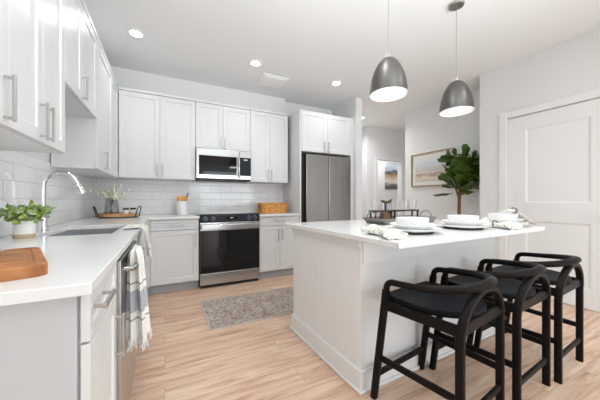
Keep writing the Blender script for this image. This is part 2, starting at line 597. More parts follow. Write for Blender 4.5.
    def build(self, name, m, parent=None, bevel=0.0, smooth=False, seg=2, solid=0.0, base=None, angle=35):
        bmesh.ops.recalc_face_normals(self.bm, faces=self.bm.faces[:])
        root = parent
        while root is not None and root.parent is not None:
            root = root.parent
        off = base if base is not None else (BASE.get(root.name, (0, 0, 0)) if root else (0, 0, 0))
        if any(off):
            bmesh.ops.translate(self.bm, verts=self.bm.verts[:], vec=(-off[0], -off[1], -off[2]))
        if smooth:
            for f in self.bm.faces:
                f.smooth = True
        me = bpy.data.meshes.new(name)
        self.bm.to_mesh(me)
        self.bm.free()
        me.materials.append(M[m])
        o = bpy.data.objects.new(name, me)
        COL.objects.link(o)
        if parent is not None:
            o.parent = parent
        elif base is not None:
            o.location = base
            BASE[o.name] = tuple(base)
        if solid:
            md = o.modifiers.new('solid', 'SOLIDIFY')
            md.thickness = solid
            md.offset = 0
        if bevel:
            md = o.modifiers.new('bevel', 'BEVEL')
            md.width = bevel
            md.segments = seg
            md.limit_method = 'ANGLE'
            md.angle_limit = math.radians(angle)
        if smooth and (bevel or angle != 35):
            pass
        if smooth:
            md = o.modifiers.new('split', 'EDGE_SPLIT')
            md.split_angle = math.radians(40)
        return o


def tag(o, label, cat, group=None):
    o['label'] = label
    o['category'] = cat
    if group:
        o['group'] = group
    return o


def thing(name, label, cat, loc=(0, 0, 0), rotz=0.0, group=None):
    o = bpy.data.objects.new(name, None)
    o.empty_display_size = 0.1
    COL.objects.link(o)
    o.location = loc
    o.rotation_euler = (0, 0, rotz)
    BASE[o.name] = tuple(loc)
    return tag(o, label, cat, group)


def struct(name, mb, m, bevel=0.0, parent=None):
    o = mb.build(name, m, parent, bevel)
    if parent is None:
        o['kind'] = 'structure'
    return o


def dup(root, loc, rotz, label):
    r = root.copy()
    COL.objects.link(r)
    r.location = loc
    r.rotation_euler = (0, 0, rotz)
    r['label'] = label
    for ch in list(root.children):
        c = ch.copy()
        COL.objects.link(c)
        c.parent = r
        for g in ch.children:
            d = g.copy()
            COL.objects.link(d)
            d.parent = c
    return r


# ------------------------------------------------------------------ room shell
XL, YB, ZC = -0.80, 4.17, 2.80          # left wall, kitchen back wall, ceiling
XA, XR, YR = 4.20, 3.80, 2.09           # art wall, right wall, right wall's outer corner
YH = 4.68                               # hall back wall
YN = -3.0                               # living-room wall behind the camera

struct('floor', MB().box(XL - 0.12, 6.2, YN - 0.1, 6.2, -0.06, 0), 'floor')
struct('ceiling', MB().box(XL - 0.12, 6.2, YN - 0.1, 6.2, ZC, ZC + 0.08), 'ceiling')
struct('wall_left', MB().box(XL - 0.12, XL, YN, YB + 0.12, 0, ZC), 'wall')
struct('wall_back', MB().box(XL, 2.80, YB, YB + 0.12, 0, ZC), 'wall')
struct('trim_1', MB().box(XL + 0.0, XL + 0.008, 0.80, YB, 0.9135, 1.40), 'tile_left')
struct('trim_2', MB().box(XL + 0.008, 1.80, YB - 0.008, YB, 0.9135, 1.42), 'tile_back')
struct('wall_soffit', MB().box(XL, 1.79, 4.05, YB, 2.487, ZC), 'wall')
struct('wall_stub', MB().box(2.80, 2.925, 3.46, YB + 0.12, 0, ZC), 'wall')
# hall beyond the refrigerator: a recessed stretch of wall, then the wall with the cased opening
DX0, DX1, DZ = 4.415, 5.19, 2.06
struct('wall_hall', MB().box(2.80, 4.10, YH + 0.2, YH + 0.3, 0, ZC).box(4.10, DX0, YH, YH + 0.3, 0, ZC)
       .box(DX1, 6.2, YH, YH + 0.12, 0, ZC).box(DX0, DX1, YH, YH + 0.12, DZ, ZC), 'wall')
struct('wall_hall_side', MB().box(2.80, 2.925, YB + 0.12, YH + 0.3, 0, ZC), 'wall')
t = MB()
for x0, x1, z0, z1 in ((DX0 - 0.085, DX0, 0, DZ + 0.085), (DX1, DX1 + 0.085, 0, DZ + 0.085), (DX0, DX1, DZ, DZ + 0.085)):
    t.box(x0, x1, YH - 0.018, YH, z0, z1)
struct('trim_3', t, 'trim', 0.004)
struct('wall_beyond', MB().box(4.0, 6.2, 5.6, 5.7, 0, ZC).box(4.0, 4.1, YH + 0.3, 5.6, 0, ZC), 'wall')
struct('wall_art', MB().box(XA, XA + 0.12, 1.6, 3.69, 0, ZC), 'wall')
struct('wall_corner', MB().box(XR + 0.12, XA, YR - 0.12, YR, 0, ZC), 'wall')
struct('wall_east', MB().box(6.08, 6.2, 3.0, 6.2, 0, ZC), 'wall')
# right wall with its door opening
RY0, RY1, RZ = 0.84, 1.765, 2.125
struct('wall_right', MB().box(XR, XR + 0.12, YN, RY0, 0, ZC).box(XR, XR + 0.12, RY1, YR, 0, ZC).box(XR, XR + 0.12, RY0, RY1, RZ, ZC), 'wall')
t = MB()
for y0, y1, z0, z1 in ((RY1, RY1 + 0.085, 0, RZ + 0.085), (RY0 - 0.085, RY0, 0, RZ + 0.085), (RY0, RY1, RZ, RZ + 0.085)):
    t.box(XR - 0.018, XR, y0, y1, z0, z1)
struct('trim_4', t, 'trim', 0.004)
fr = ((XR + 0.05, RY1 - 0.004, 0.012), (0, -1), (-1, 0))
W, Hh = RY1 - RY0 - 0.008, RZ - 0.018
door = struct('door_1', MB().recess(fr, W, Hh, 0.0, 0.038, [(0.175, W - 0.195, 1.07, 1.95), (0.175, W - 0.195, 0.19, 0.862)], 0.022, 0.010), 'trim')
k = MB().lathe((0, 0, 0), [(0.028, 0), (0.028, 0.008), (0.012, 0.012), (0.012, 0.04), (0.026, 0.05), (0.029, 0.065), (0.02, 0.078)], 20)
bmesh.ops.rotate(k.bm, verts=k.bm.verts[:], cent=(0, 0, 0), matrix=Matrix.Rotation(-PI / 2, 3, 'Y'))
bmesh.ops.translate(k.bm, verts=k.bm.verts[:], vec=(XR + 0.012, RY0 + 0.07, 0.93))
k.build('door_knob', 'nickel', door, smooth=True)
struct('baseboard_right', MB().box(XR - 0.015, XR, RY1 + 0.085, YR + 0.015, 0, 0.13).box(XR - 0.015, XR, YN, RY0 - 0.085, 0, 0.13), 'trim', 0.004)
struct('baseboard_art', MB().box(XA - 0.015, XA, YR, 3.69, 0, 0.13), 'trim', 0.004)
struct('baseboard_hall', MB().box(4.10, DX0 - 0.085, YH - 0.015, YH, 0, 0.13).box(2.925, 4.10, YH + 0.185, YH + 0.2, 0, 0.13), 'trim', 0.004)
# glazed wall behind the camera: solid piers with a wide opening for the daylight
struct('wall_near', MB().box(XL, -0.25, YN - 0.1, YN, 0, ZC).box(3.45, XR, YN - 0.1, YN, 0, ZC).box(-0.25, 3.45, YN - 0.1, YN, 2.48, ZC), 'wall')

# ------------------------------------------------------------------ cabinets
DOOR_T = 0.02


def shaker(fr, a0, a1, b0, b1, rail=0.057, drawer=False):
    o, u, n = fr
    f2 = ((o[0] + u[0] * a0, o[1] + u[1] * a0, o[2] + b0), u, n)
    w, h = a1 - a0, b1 - b0
    mb = MB()
    r = rail if not drawer else 0.032
    mb.recess(f2, w, h, 0.0005, DOOR_T, [(r, w - r, r, h - r)], 0.004, 0.008)
    return mb


def pull(fr, a, b, length, horizontal=False, out=0.032):
    """a bar pull centred at (a, b) on the door face"""
    o, u, n = fr
    c0 = DOOR_T - 0.001
    c1 = DOOR_T + out
    mb = MB()
    h = length / 2
    if horizontal:
        mb.fbox(fr, a - h, a + h, b - 0.006, b + 0.006, c1 - 0.010, c1)
        for s in (-1, 1):
            mb.fbox(fr, a + s * (h - 0.012) - 0.005, a + s * (h - 0.012) + 0.005, b - 0.005, b + 0.005, c0, c1 - 0.009)
    else:
        mb.fbox(fr, a - 0.006, a + 0.006, b - h, b + h, c1 - 0.010, c1)
        for s in (-1, 1):
            mb.fbox(fr, a - 0.005, a + 0.005, b + s * (h - 0.012) - 0.005, b + s * (h - 0.012) + 0.005, c0, c1 - 0.009)
    return mb


def add_door(root, fr, a0, a1, b0, b1, m, handle=None, drawer=False, name=None):
    d = shaker(fr, a0 + 0.0015, a1 - 0.0015, b0 + 0.0015, b1 - 0.0015, drawer=drawer).build(name or ('drawer' if drawer else 'door'), m, root, 0.0012, seg=1)
    if handle:
        pull(fr, *handle).build('handle', 'nickel', d, 0.002, seg=1)
    return d


PULL = 0.165
BX = lambda x, z=0: ((0, 3.86, 0), (1, 0), (0, -1))          # back-run frame, a = world X
FB = ((0, 3.86, 0), (1, 0), (0, -1))
UZ0, UZ1 = 1.385, 2.452


def upper_back(name, label, x0, x1, z0, doors, handles, moulding=True):
    r = thing(name, label, 'cabinet', ((x0 + x1) / 2, YB, z0))
    r['group'] = 'white wall cabinets'
    MB().box(x0, x1, 3.8605, YB - 0.010, z0, UZ1).build('cabinet_box', 'cab', r, 0.001, seg=1)
    for (a0, a1), hd in zip(doors, handles):
        add_door(r, FB, a0, a1, z0 + 0.004, UZ1 - 0.004, 'cab', hd)
    MB().box(x0, x1 + (0.0 if moulding is True else 0.012), 3.834, YB - 0.010, UZ1 + 0.0003, 2.486).build('crown_moulding', 'cab', r, 0.006)
    return r


upper_back('wall_cabinet', 'white two-door wall cabinet in the corner, above the vase and crock', -0.497, 0.372, UZ0,
           [(-0.497, -0.054), (-0.054, 0.372)], [(-0.087, 1.497, PULL), (-0.021, 1.497, PULL)])
upper_back('wall_cabinet', 'short white two-door wall cabinet directly over the microwave', 0.374, 1.13, 1.825,
           [(0.374, 0.735), (0.735, 1.13)], [(0.713, 1.915, PULL), (0.767, 1.915, PULL)])
upper_back('wall_cabinet', 'white two-door wall cabinet between microwave and refrigerator, above the basket', 1.132, 1.745, UZ0,
           [(1.132, 1.44), (1.44, 1.745)], [(1.412, 1.497, PULL), (1.466, 1.497, PULL)], moulding='end')

# left run of wall cabinets; a = world Y, facing +X
FL = ((-0.52, 0, 0), (0, 1), (1, 0))
LZ0 = 1.374


def upper_left(name, label, y0, y1, z0, doors, handles):
    r = thing(name, label, 'cabinet', (XL, (y0 + y1) / 2, z0))
    r['group'] = 'white wall cabinets'
    MB().box(XL + 0.010, -0.5205, y0, y1, z0, UZ1).build('cabinet_box', 'cab', r, 0.001, seg=1)
    for (a0, a1), hd in zip(doors, handles):
        add_door(r, FL, a0, a1, z0 + 0.004, UZ1 - 0.004, 'cab', hd)
    MB().box(XL + 0.010, -0.494, y0, y1, UZ1 + 0.0003, 2.486).build('crown_moulding', 'cab', r, 0.006)
    return r


upper_left('wall_cabinet', 'white wall cabinet above the cutting board, cut off by the picture edge', 0.70, 1.328, LZ0,
           [(0.70, 1.014), (1.014, 1.328)], [(0.74, 1.475, PULL), (1.295, 1.475, PULL)])
upper_left('wall_cabinet', 'white two-door wall cabinet above the potted plant, next to the sink opening', 1.3285, 1.935, LZ0,
           [(1.3285, 1.63), (1.63, 1.935)], [(1.595, 1.475, PULL), (1.665, 1.475, PULL)])
upper_left('wall_cabinet', 'short white wall cabinet high above the sink and faucet', 1.9355, 2.725, 1.782,
           [(1.9355, 2.29), (2.29, 2.725)], [None, (2.285, 1.882, PULL)])
upper_left('wall_cabinet', 'tall white corner wall cabinet with one narrow door, past the sink', 2.7255, 3.824, LZ0,
           [(2.7255, 3.42), (3.42, 3.824)], [(3.0, 1.478, PULL), None])

# base cabinets
BZ0, BZ1 = 0.105, 0.884
FBB = ((0, 3.545, 0), (1, 0), (0, -1))
r = thing('base_cabinet', 'grey base cabinet with drawer and one door, left of the range', 'cabinet', (0.09, YB, 0), group='base cabinets')
MB().box(-0.150, 0.383, 3.5455, YB - 0.010, BZ0, BZ1).build('cabinet_box', 'base', r)
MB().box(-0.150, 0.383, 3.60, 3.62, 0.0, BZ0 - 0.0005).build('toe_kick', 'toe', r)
add_door(r, FBB, -0.150, 0.375, 0.752, 0.874, 'base', (0.13, 0.815, PULL, True), True)
add_door(r, FBB, -0.150, 0.375, 0.115, 0.748, 'base', (0.343, 0.62, PULL))
r = thing('base_cabinet', 'grey base cabinet with drawer and two doors, right of the range', 'cabinet', (1.48, YB, 0), group='base cabinets')
MB().box(1.168, 1.797, 3.5455, YB - 0.010, BZ0, BZ1).build('cabinet_box', 'base', r)
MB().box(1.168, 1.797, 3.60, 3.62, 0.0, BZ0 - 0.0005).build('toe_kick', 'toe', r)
add_door(r, FBB, 1.172, 1.79, 0.752, 0.874, 'base', (1.46, 0.822, PULL, True), True)
add_door(r, FBB, 1.172, 1.476, 0.115, 0.748, 'base', (1.447, 0.62, PULL))
add_door(r, FBB, 1.476, 1.79, 0.115, 0.748, 'base', (1.508, 0.62, PULL))

FLB = ((-0.187, 0, 0), (0, 1), (1, 0))
r = thing('base_cabinet', 'grey end base cabinet with drawer, between the counter end and the dishwasher', 'cabinet', (XL, 1.04, 0), group='base cabinets')
MB().box(XL + 0.010, -0.1875, 0.845, 1.246, BZ0, BZ1).build('cabinet_box', 'base', r)
MB().box(-0.30, -0.28, 0.84, 1.246, 0.0, BZ0 - 0.0005).build('toe_kick', 'toe', r)
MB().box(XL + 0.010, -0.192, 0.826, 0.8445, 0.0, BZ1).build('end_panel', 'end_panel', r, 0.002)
add_door(r, FLB, 0.832, 1.246, 0.758, 0.878, 'base', (0.925, 0.835, 0.14, True), True)
add_door(r, FLB, 0.832, 1.246, 0.115, 0.754, 'base', (1.21, 0.6, PULL))
r = thing('base_cabinet', 'grey sink base cabinet beyond the dishwasher, under the sink', 'cabinet', (XL, 2.5, 0), group='base cabinets')
# open-topped box, so the sink bowl hangs inside it
MB().box(XL + 0.010, -0.1875, 1.872, 1.89, BZ0, BZ1).box(XL + 0.010, -0.1875, 2.78, 2.80, BZ0, BZ1).box(XL + 0.010, XL + 0.02, 1.89, 2.78, BZ0, BZ1) \
    .box(XL + 0.02, -0.1875, 1.89, 2.78, BZ0, BZ0 + 0.02).box(-0.205, -0.1875, 1.89, 2.78, BZ0 + 0.02, BZ1).build('cabinet_box', 'base', r)
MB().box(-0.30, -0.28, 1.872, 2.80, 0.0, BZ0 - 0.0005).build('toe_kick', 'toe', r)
add_door(r, FLB, 1.874, 2.796, 0.735, 0.874, 'base', None, True, name='false_drawer_front')
add_door(r, FLB, 1.874, 2.335, 0.115, 0.731, 'base', (2.30, 0.6, PULL))
add_door(r, FLB, 2.335, 2.796, 0.115, 0.731, 'base', (2.37, 0.6, PULL))
r = thing('base_cabinet', 'grey corner base cabinet filling the turn of the counter', 'cabinet', (XL, 3.4, 0), group='base cabinets')
MB().box(XL + 0.010, -0.188, 2.802, 3.52, BZ0, BZ1).box(XL + 0.010, -0.152, 3.52, YB - 0.010, BZ0, BZ1).build('cabinet_box', 'base', r)
MB().box(-0.30, -0.28, 2.802, 3.60, 0.0, BZ0 - 0.0005).box(-0.28, -0.152, 3.60, 3.62, 0, BZ0 - 0.0005).build('toe_kick', 'toe', r)

# refrigerator surround
r = thing('refrigerator_cabinet', 'white two-door cabinet with tall side panels around the refrigerator', 'cabinet', (2.28, YB, 0), group='white wall cabinets')
MB().box(1.800, 1.824, 3.53, YB - 0.010, 0, 2.475).build('side_panel', 'cab', r, 0.0015)
MB().box(2.745, 2.796, 3.53, YB - 0.010, 0, 2.475).build('side_panel', 'cab', r, 0.0015)
MB().box(1.8245, 2.7445, 3.548, YB - 0.010, 1.852, 2.475).build('cabinet_box', 'cab', r)
FRC = ((0, 3.5475, 0), (1, 0), (0, -1))
add_door(r, FRC, 1.826, 2.285, 1.856, 2.462, 'cab', (2.222, 1.935, 0.17))
add_door(r, FRC, 2.285, 2.743, 1.856, 2.462, 'cab', (2.30, 1.935, 0.17))

# ------------------------------------------------------------------ worktops, sink, faucet
SX0, SX1, SY0, SY1 = -0.65, -0.285, 1.935, 2.62
xs = [XL + 0.0085, SX0, SX1, -0.158, 0.386]
ys = [0.803, SY0, SY1, 3.495, YB - 0.0085]


def filled(i, j):
    if i == 1 and j == 1:
        return False
    if i == 3:
        return j == 3
    return True


tag(MB().grid_slab(xs, ys, filled, 0.8845, 0.914).build('countertop', 'quartz', None, 0.003, base=(-0.5, 2.4, 0.885)),
    'white quartz L-shaped worktop holding the sink, along the left and back walls', 'countertop')
tag(MB().box(1.166, 1.7995, 3.495, YB - 0.0085, 0.8845, 0.914).build('countertop', 'quartz', None, 0.003, base=(1.48, 3.8, 0.885)),
    'short white quartz worktop under the wicker basket, right of the range', 'countertop')
r = thing('sink', 'stainless undermount sink set in the left worktop', 'sink', ((SX0 + SX1) / 2, (SY0 + SY1) / 2, 0.70))
a, b, c, d = SX0 - 0.006, SX1 + 0.006, SY0 - 0.006, SY1 + 0.006
MB().box(a - 0.012, a, c - 0.012, d + 0.012, 0.70, 0.884).box(b, b + 0.012, c - 0.012, d + 0.012, 0.70, 0.884).box(a, b, c - 0.012, c, 0.70, 0.884) \
    .box(a, b, d, d + 0.012, 0.70, 0.884).box(a, b, c, d, 0.70, 0.71).build('bowl', 'sink', r)
MB().lathe(((a + b) / 2, (c + d) / 2, 0.7101), [(0.045, 0), (0.045, 0.004), (0.03, 0.004)], 24).build('drain', 'chrome', r, smooth=True)
FX, FY = -0.725, 2.36
r = thing('faucet', 'tall chrome gooseneck faucet with pull-down spray behind the sink', 'faucet', (FX, FY, 0.914))
MB().lathe((FX, FY, 0.9143), [(0.030, 0), (0.030, 0.012), (0.024, 0.02), (0.022, 0.1), (0.0185, 0.115)], 24).build('base', 'chrome', r, smooth=True)
pts = [(FX, FY, 1.025), (FX, FY, 1.18)]
R = 0.090
for k in range(1, 17):
    th = PI * 0.90 * k / 16
    pts.append((FX + R - R * math.cos(th), FY, 1.205 + R * 1.12 * math.sin(th)))
MB().tube(pts, 0.0160, 16).build('spout', 'chrome', r, smooth=True)
e = Vector(pts[-1])
dr = (Vector(pts[-1]) - Vector(pts[-2])).normalized()
MB().tube([e, e + dr * 0.015, e + dr * 0.02, e + dr * 0.085, e + dr * 0.09], [0.017, 0.017, 0.020, 0.027, 0.023], 16).build('spray_head', 'chrome', r, smooth=True)
MB().tube([(FX, FY - 0.02, 0.985), (FX, FY - 0.045, 0.99), (FX + 0.01, FY - 0.10, 1.02)], [0.012, 0.009, 0.006], 12).build('lever', 'chrome', r, smooth=True)

# ------------------------------------------------------------------ dishwasher
r = thing('dishwasher', 'stainless dishwasher under the left worktop, towel on its handle', 'dishwasher', (-0.5, 1.56, 0))
MB().box(XL + 0.02, -0.205, 1.256, 1.864, 0.02, 0.880).build('tub', 'black', r)
dwd = MB().box(-0.200, -0.154, 1.258, 1.862, 0.12, 0.874).build('door', 'steel', r, 0.003)
MB().box(-0.1535, -0.152, 1.258, 1.862, 0.835, 0.873).build('control_strip', 'panel_black', dwd)
MB().tube([(-0.154, 1.31, 0.828), (-0.12, 1.31, 0.828), (-0.114, 1.33, 0.828), (-0.110, 1.40, 0.828), (-0.110, 1.72, 0.828), (-0.114, 1.79, 0.828), (-0.12, 1.81, 0.828), (-0.154, 1.81, 0.828)],
          0.011, 12).build('handle', 'steel_h', dwd, smooth=True)
MB().box(-0.27, -0.25, 1.258, 1.862, 0.0, 0.118).build('toe_kick', 'panel_black', r)

# towel gathered over the dishwasher handle
TX, TY, TZ = -0.125, 1.47, 0.492
r = thing('kitchen_towel', 'cream towel with grey-blue stripes and fringe hanging on the dishwasher handle', 'towel', (TX, TY, TZ))
N = 96
rings = []
levels = [(0.0, 1.0), (0.06, 0.98), (0.12, 0.95), (0.2, 0.9), (0.28, 0.84), (0.34, 0.78), (0.375, 0.70), (0.392, 0.55), (0.400, 0.32)]
for hz, s in levels:
    ring = []
    for kk in range(N):
        th = 2 * PI * kk / N
        hx = 0.037 * s * (1.0 + 0.16 * (1 - hz / 0.4))
        hy = 0.115 * (0.75 + 0.25 * s) * (1.0 if hz < 0.39 else 0.95)
        wv = 1 + (0.13 * math.cos(7 * th + 0.6) + 0.07 * math.cos(12 * th + 2.0)) * (1 - 0.5 * hz / 0.4)
        # a deep cleft between the front and the back fall
        cl = 1 - 0.30 * math.exp(-((abs(math.sin(th)) - 1) ** 2) / 0.004)
        x = math.copysign(abs(math.cos(th)) ** 0.8, math.cos(th)) * hx * wv
        y = math.copysign(abs(math.sin(th)) ** 0.8, math.sin(th)) * hy * wv * cl
        ring.append((TX + 0.004 + x + 0.012 * (1 - hz / 0.4), TY + y, TZ + hz + 0.006 * math.cos(3 * th)))
    rings.append(ring)
tw = MB().loft(rings).build('cloth', 'towel', r, smooth=True)
fg = MB()
for kk in range(0, N, 2):
    x, y, z = rings[0][kk]
    fg.tube([(x, y, z + 0.006), (x + random.uniform(-.004, .004), y + random.uniform(-.004, .004), z - 0.02), (x + random.uniform(-.012, .012), y + random.uniform(-.01, .01), z - 0.042)],
            [0.0035, 0.003, 0.0022], 5)
fg.build('fringe', 'fringe', r)

# flowered cloth over the worktop edge by the sink
pts = []
for i in range(29):
    s = i / 28
    row = []
    y = 2.12 + 0.34 * s
    for j in range(22):
        q = j / 21 * 0.36
        wv = math.sin(s * 17 + 1) * 0.5 + math.sin(s * 31) * 0.3
        if q < 0.10:
            x, z = -0.265 + q + 0.012, 0.9195 + 0.003 * (1 + wv)
        elif q < 0.15:
            f = (q - 0.10) / 0.05
            x, z = -0.153 + 0.024 * math.sin(f * PI / 2), 0.9225 + 0.003 * wv - 0.022 * (1 - math.cos(f * PI / 2))
        else:
            f = (q - 0.15) / 0.21
            x, z = -0.118 + 0.018 * f * (1 + wv * 1.2), 0.900 - 0.19 * f + 0.02 * math.sin(s * 9) * f
        row.append((x, y + 0.014 * math.sin(q * 20 + s * 6) + (0.05 * (0.5 - s) * q / 0.36), z))
    pts.append(row)
tag(MB().sheet(pts).build('dish_cloth', 'floral', None, smooth=True, solid=0.003, base=(-0.2, 2.3, 0.914)),
    'white flowered dish cloth hanging over the worktop edge beside the sink', 'towel')

# ------------------------------------------------------------------ range
r = thing('range', 'stainless and black glass slide-in range below the microwave', 'oven', (0.78, 3.85, 0))
X0, X1 = 0.3895, 1.163
MB().box(X0, X1, 3.545, 4.10, 0.03, 0.905).build('body', 'black', r)
MB().box(X0 - 0.020, X1 + 0.020, 3.54, 4.158, 0.9147, 0.9235).build('cooktop', 'cook_glass', r, 0.002)
cp = MB()
cp.loft([[(X0, 3.50, 0.832), (X1, 3.50, 0.832), (X1, 3.54, 0.832), (X0, 3.54, 0.832)],
         [(X0, 3.505, 0.918), (X1, 3.505, 0.918), (X1, 3.54, 0.918), (X0, 3.54, 0.918)],
         [(X0, 3.520, 0.934), (X1, 3.520, 0.934), (X1, 3.54, 0.934), (X0, 3.54, 0.934)]])
cpo = cp.build('control_panel', 'panel_black', r, 0.002)
for px in (0.455, 0.545, 1.015, 1.095):
    kb = MB().lathe((0, 0, 0), [(0.034, 0), (0.034, 0.006), (0.029, 0.008), (0.028, 0.026), (0.024, 0.03)], 24)
    bmesh.ops.rotate(kb.bm, verts=kb.bm.verts[:], cent=(0, 0, 0), matrix=Matrix.Rotation(PI / 2, 3, 'X'))
    bmesh.ops.translate(kb.bm, verts=kb.bm.verts[:], vec=(px, 3.5015, 0.877))
    kb.build('knob', 'knob', cpo, smooth=True)
MB().box(0.70, 0.86, 3.4995, 3.5025, 0.862, 0.895).build('display_window', 'black_glass', cpo)
MB().box(0.765, 0.80, 3.4988, 3.4994, 0.878, 0.888).build('clock_digits', 'display', cpo)
MB().box(X0 + 0.003, X1 - 0.003, 3.505, 3.544, 0.190, 0.828).build('oven_door', 'steel_h', r, 0.003)
od = r.children[-1]
MB().box(X0 + 0.004, X1 - 0.004, 3.4985, 3.5045, 0.194, 0.728).build('door_glass', 'black_glass', od, 0.001)
MB().box(X0 + 0.012, X1 - 0.012, 3.452, 3.470, 0.742, 0.806).box(X0 + 0.02, X0 + 0.045, 3.470, 3.5049, 0.755, 0.79).box(X1 - 0.045, X1 - 0.02, 3.470, 3.5049, 0.755, 0.79).build('door_handle', 'steel_h', od, 0.007, seg=3)
MB().box(X0 + 0.003, X1 - 0.003, 3.503, 3.544, 0.042, 0.184).build('storage_drawer', 'steel_h', r, 0.004)
MB().box(X0 + 0.01, X1 - 0.01, 3.53, 3.56, 0.0, 0.040).build('kick_plate', 'black', r)

# ------------------------------------------------------------------ microwave
r = thing('microwave', 'stainless over-the-range microwave with black glass door', 'microwave', (0.76, YB, 1.40))
X0, X1, Z0, Z1 = 0.3745, 1.131, 1.398, 1.8205
MB().box(X0, X1, 3.815, YB - 0.010, Z0, Z1).build('body', 'panel_black', r)
md = MB().box(X0 + 0.002, 0.958, 3.79, 3.8145, Z0 + 0.012, Z1 - 0.002).build('door', 'steel_h', r, 0.003)
MB().box(X0 + 0.035, 0.920, 3.7885, 3.7898, Z0 + 0.065, Z1 - 0.095).build('door_window', 'black_glass', md)
MB().tube([(0.945, 3.79, 1.44), (0.945, 3.768, 1.45), (0.945, 3.755, 1.48), (0.945, 3.752, 1.60), (0.945, 3.755, 1.70), (0.945, 3.768, 1.735), (0.945, 3.79, 1.745)], 0.0095, 12).build('handle', 'chrome', md, smooth=True)
cp = MB().box(0.960, X1 - 0.002, 3.79, 3.8145, Z0 + 0.012, Z1 - 0.002).build('control_panel', 'steel_h', r, 0.003)
MB().box(0.965, X1 - 0.006, 3.7885, 3.7898, Z0 + 0.065, Z1 - 0.095).build('keypad', 'panel_black', cp)
MB().box(1.02, 1.075, 3.7875, 3.7884, Z1 - 0.135, Z1 - 0.118).build('clock_digits', 'display', cp)
MB().box(X0 + 0.01, X1 - 0.01, 3.80, 4.10, Z0 - 0.008, Z0 - 0.0005).build('underside_vent', 'black', r)

# ------------------------------------------------------------------ refrigerator
r = thing('refrigerator', 'stainless french-door refrigerator inside its white cabinet surround', 'refrigerator', (2.31, 3.85, 0))
X0, X1 = 1.902, 2.738
MB().box(1.840, X1 - 0.004, 3.585, 4.12, 0.02, 1.80).build('body', 'black', r)
MB().box(X0, 2.304, 3.515, 3.58, 0.70, 1.815).build('door', 'fridge', r, 0.008, seg=3)
MB().box(2.310, X1, 3.515, 3.58, 0.70, 1.815).build('door', 'fridge', r, 0.008, seg=3)
fz = MB().box(X0, X1, 3.515, 3.58, 0.06, 0.692).build('freezer_drawer', 'fridge', r, 0.008, seg=3)
MB().box(X0 + 0.1, X1 - 0.1, 3.515, 3.52, 0.66, 0.672).build('pull_recess', 'black', fz)
MB().box(X0 + 0.02, X1 - 0.02, 3.55, 3.60, 0.0, 0.0195).build('foot_grille', 'black', r)

# ------------------------------------------------------------------ island (turned a little against the walls)
IA = math.radians(1.5)
IP = (1.0, 1.20)


def isl(x, y):
    c, s = math.cos(IA), math.sin(IA)
    dx, dy = x - IP[0], y - IP[1]
    return (IP[0] + c * dx - s * dy, IP[1] + s * dx + c * dy)


def ithing(name, label, cat, loc, group=None, rot=0.0):
    """a thing given in the island's own square axes"""
    x, y = isl(loc[0], loc[1])
    o = thing(name, label, cat, (x, y, loc[2]), IA + rot, group)
    BASE[o.name] = tuple(loc)
    return o


IX0, IX1, IY0, IY1 = 1.018, 2.47, 1.215, 2.075
r = ithing('kitchen_island', 'white kitchen island with quartz top, baseboard and seating overhang', 'island', (1.75, 1.65, 0))
ibody = MB().box(IX0, IX1, IY0, IY1, 0, 0.8845).build('island_body', 'island', r, 0.003)
MB().box(0.966, 2.53, 0.892, 2.115, 0.885, 0.914).build('countertop', 'quartz', r, 0.003)
t = MB()
for x0, x1, y0, y1 in ((IX0 - 0.016, IX0 - 0.0003, IY0 - 0.016, IY1 + 0.016), (IX1 + 0.0003, IX1 + 0.016, IY0 - 0.016, IY1 + 0.016), (IX0 - 0.0003, IX1 + 0.0003, IY0 - 0.016, IY0 - 0.0003),
                       (IX0 - 0.0003, IX1 + 0.0003, IY1 + 0.0003, IY1 + 0.016)):
    t.box(x0, x1, y0, y1, 0, 0.125)
t.build('baseboard', 'island', r, 0.005)
t = MB()
for x0, x1, y0, y1 in ((IX0 - 0.030, IX0 - 0.0163, IY0 - 0.030, IY1 + 0.030), (IX1 + 0.0163, IX1 + 0.030, IY0 - 0.030, IY1 + 0.030),
                       (IX0 - 0.0163, IX1 + 0.0163, IY0 - 0.030, IY0 - 0.0163), (IX0 - 0.0163, IX1 + 0.0163, IY1 + 0.0163, IY1 + 0.030)):
    t.box(x0, x1, y0, y1, 0, 0.020)
t.build('shoe_moulding', 'island', r, 0.006)
MB().box(IX0 - 0.012, IX0 - 0.0003, IY0 - 0.0003, IY1, 0.835, 0.8842).build('top_rail', 'island', r, 0.003)
MB().box(IX0 + 0.012, IX1, IY0 - 0.014, IY0 - 0.0003, 0.742, 0.8842).build('apron', 'island', r, 0.003)


def outlet(name, label, cx, cy, cz, u, n, rot=0.0, island=False):
    """a duplex wall outlet; u horizontal direction, n outward"""
    if island:
        o = ithing(name, label, 'outlet', (cx, cy, cz))
    else:
        o = thing(name, label, 'outlet', (cx, cy, cz))
    f = ((cx, cy, cz), u, n)
    pl = MB().fbox(f, -0.036, 0.036, -0.058, 0.058, 0.0004, 0.006).build('cover_plate', 'plastic_white', o, 0.003)
    for s in (-1, 1):
        sk = MB().fbox(f, -0.017, 0.017, s * 0.026 - 0.014, s * 0.026 + 0.014, 0.0062, 0.0085).build('socket', 'plastic_white', pl, 0.002)
    return o


outlet('outlet', 'white outlet on the end panel of the kitchen island', IX0, 1.675, 0.61, (0, 1), (-1, 0), island=True)
outlet('outlet', 'white outlet in the backsplash between the vase and the utensil crock', -0.02, YB - 0.008, 1.165, (1, 0), (0, -1))
outlet('outlet', 'white outlet in the backsplash behind the wicker basket', 1.575, YB - 0.008, 1.165, (1, 0), (0, -1))
outlet('outlet', 'white outlet on the left tiled wall above the cutting board', XL + 0.008, 2.08, 1.165, (0, 1), (1, 0))

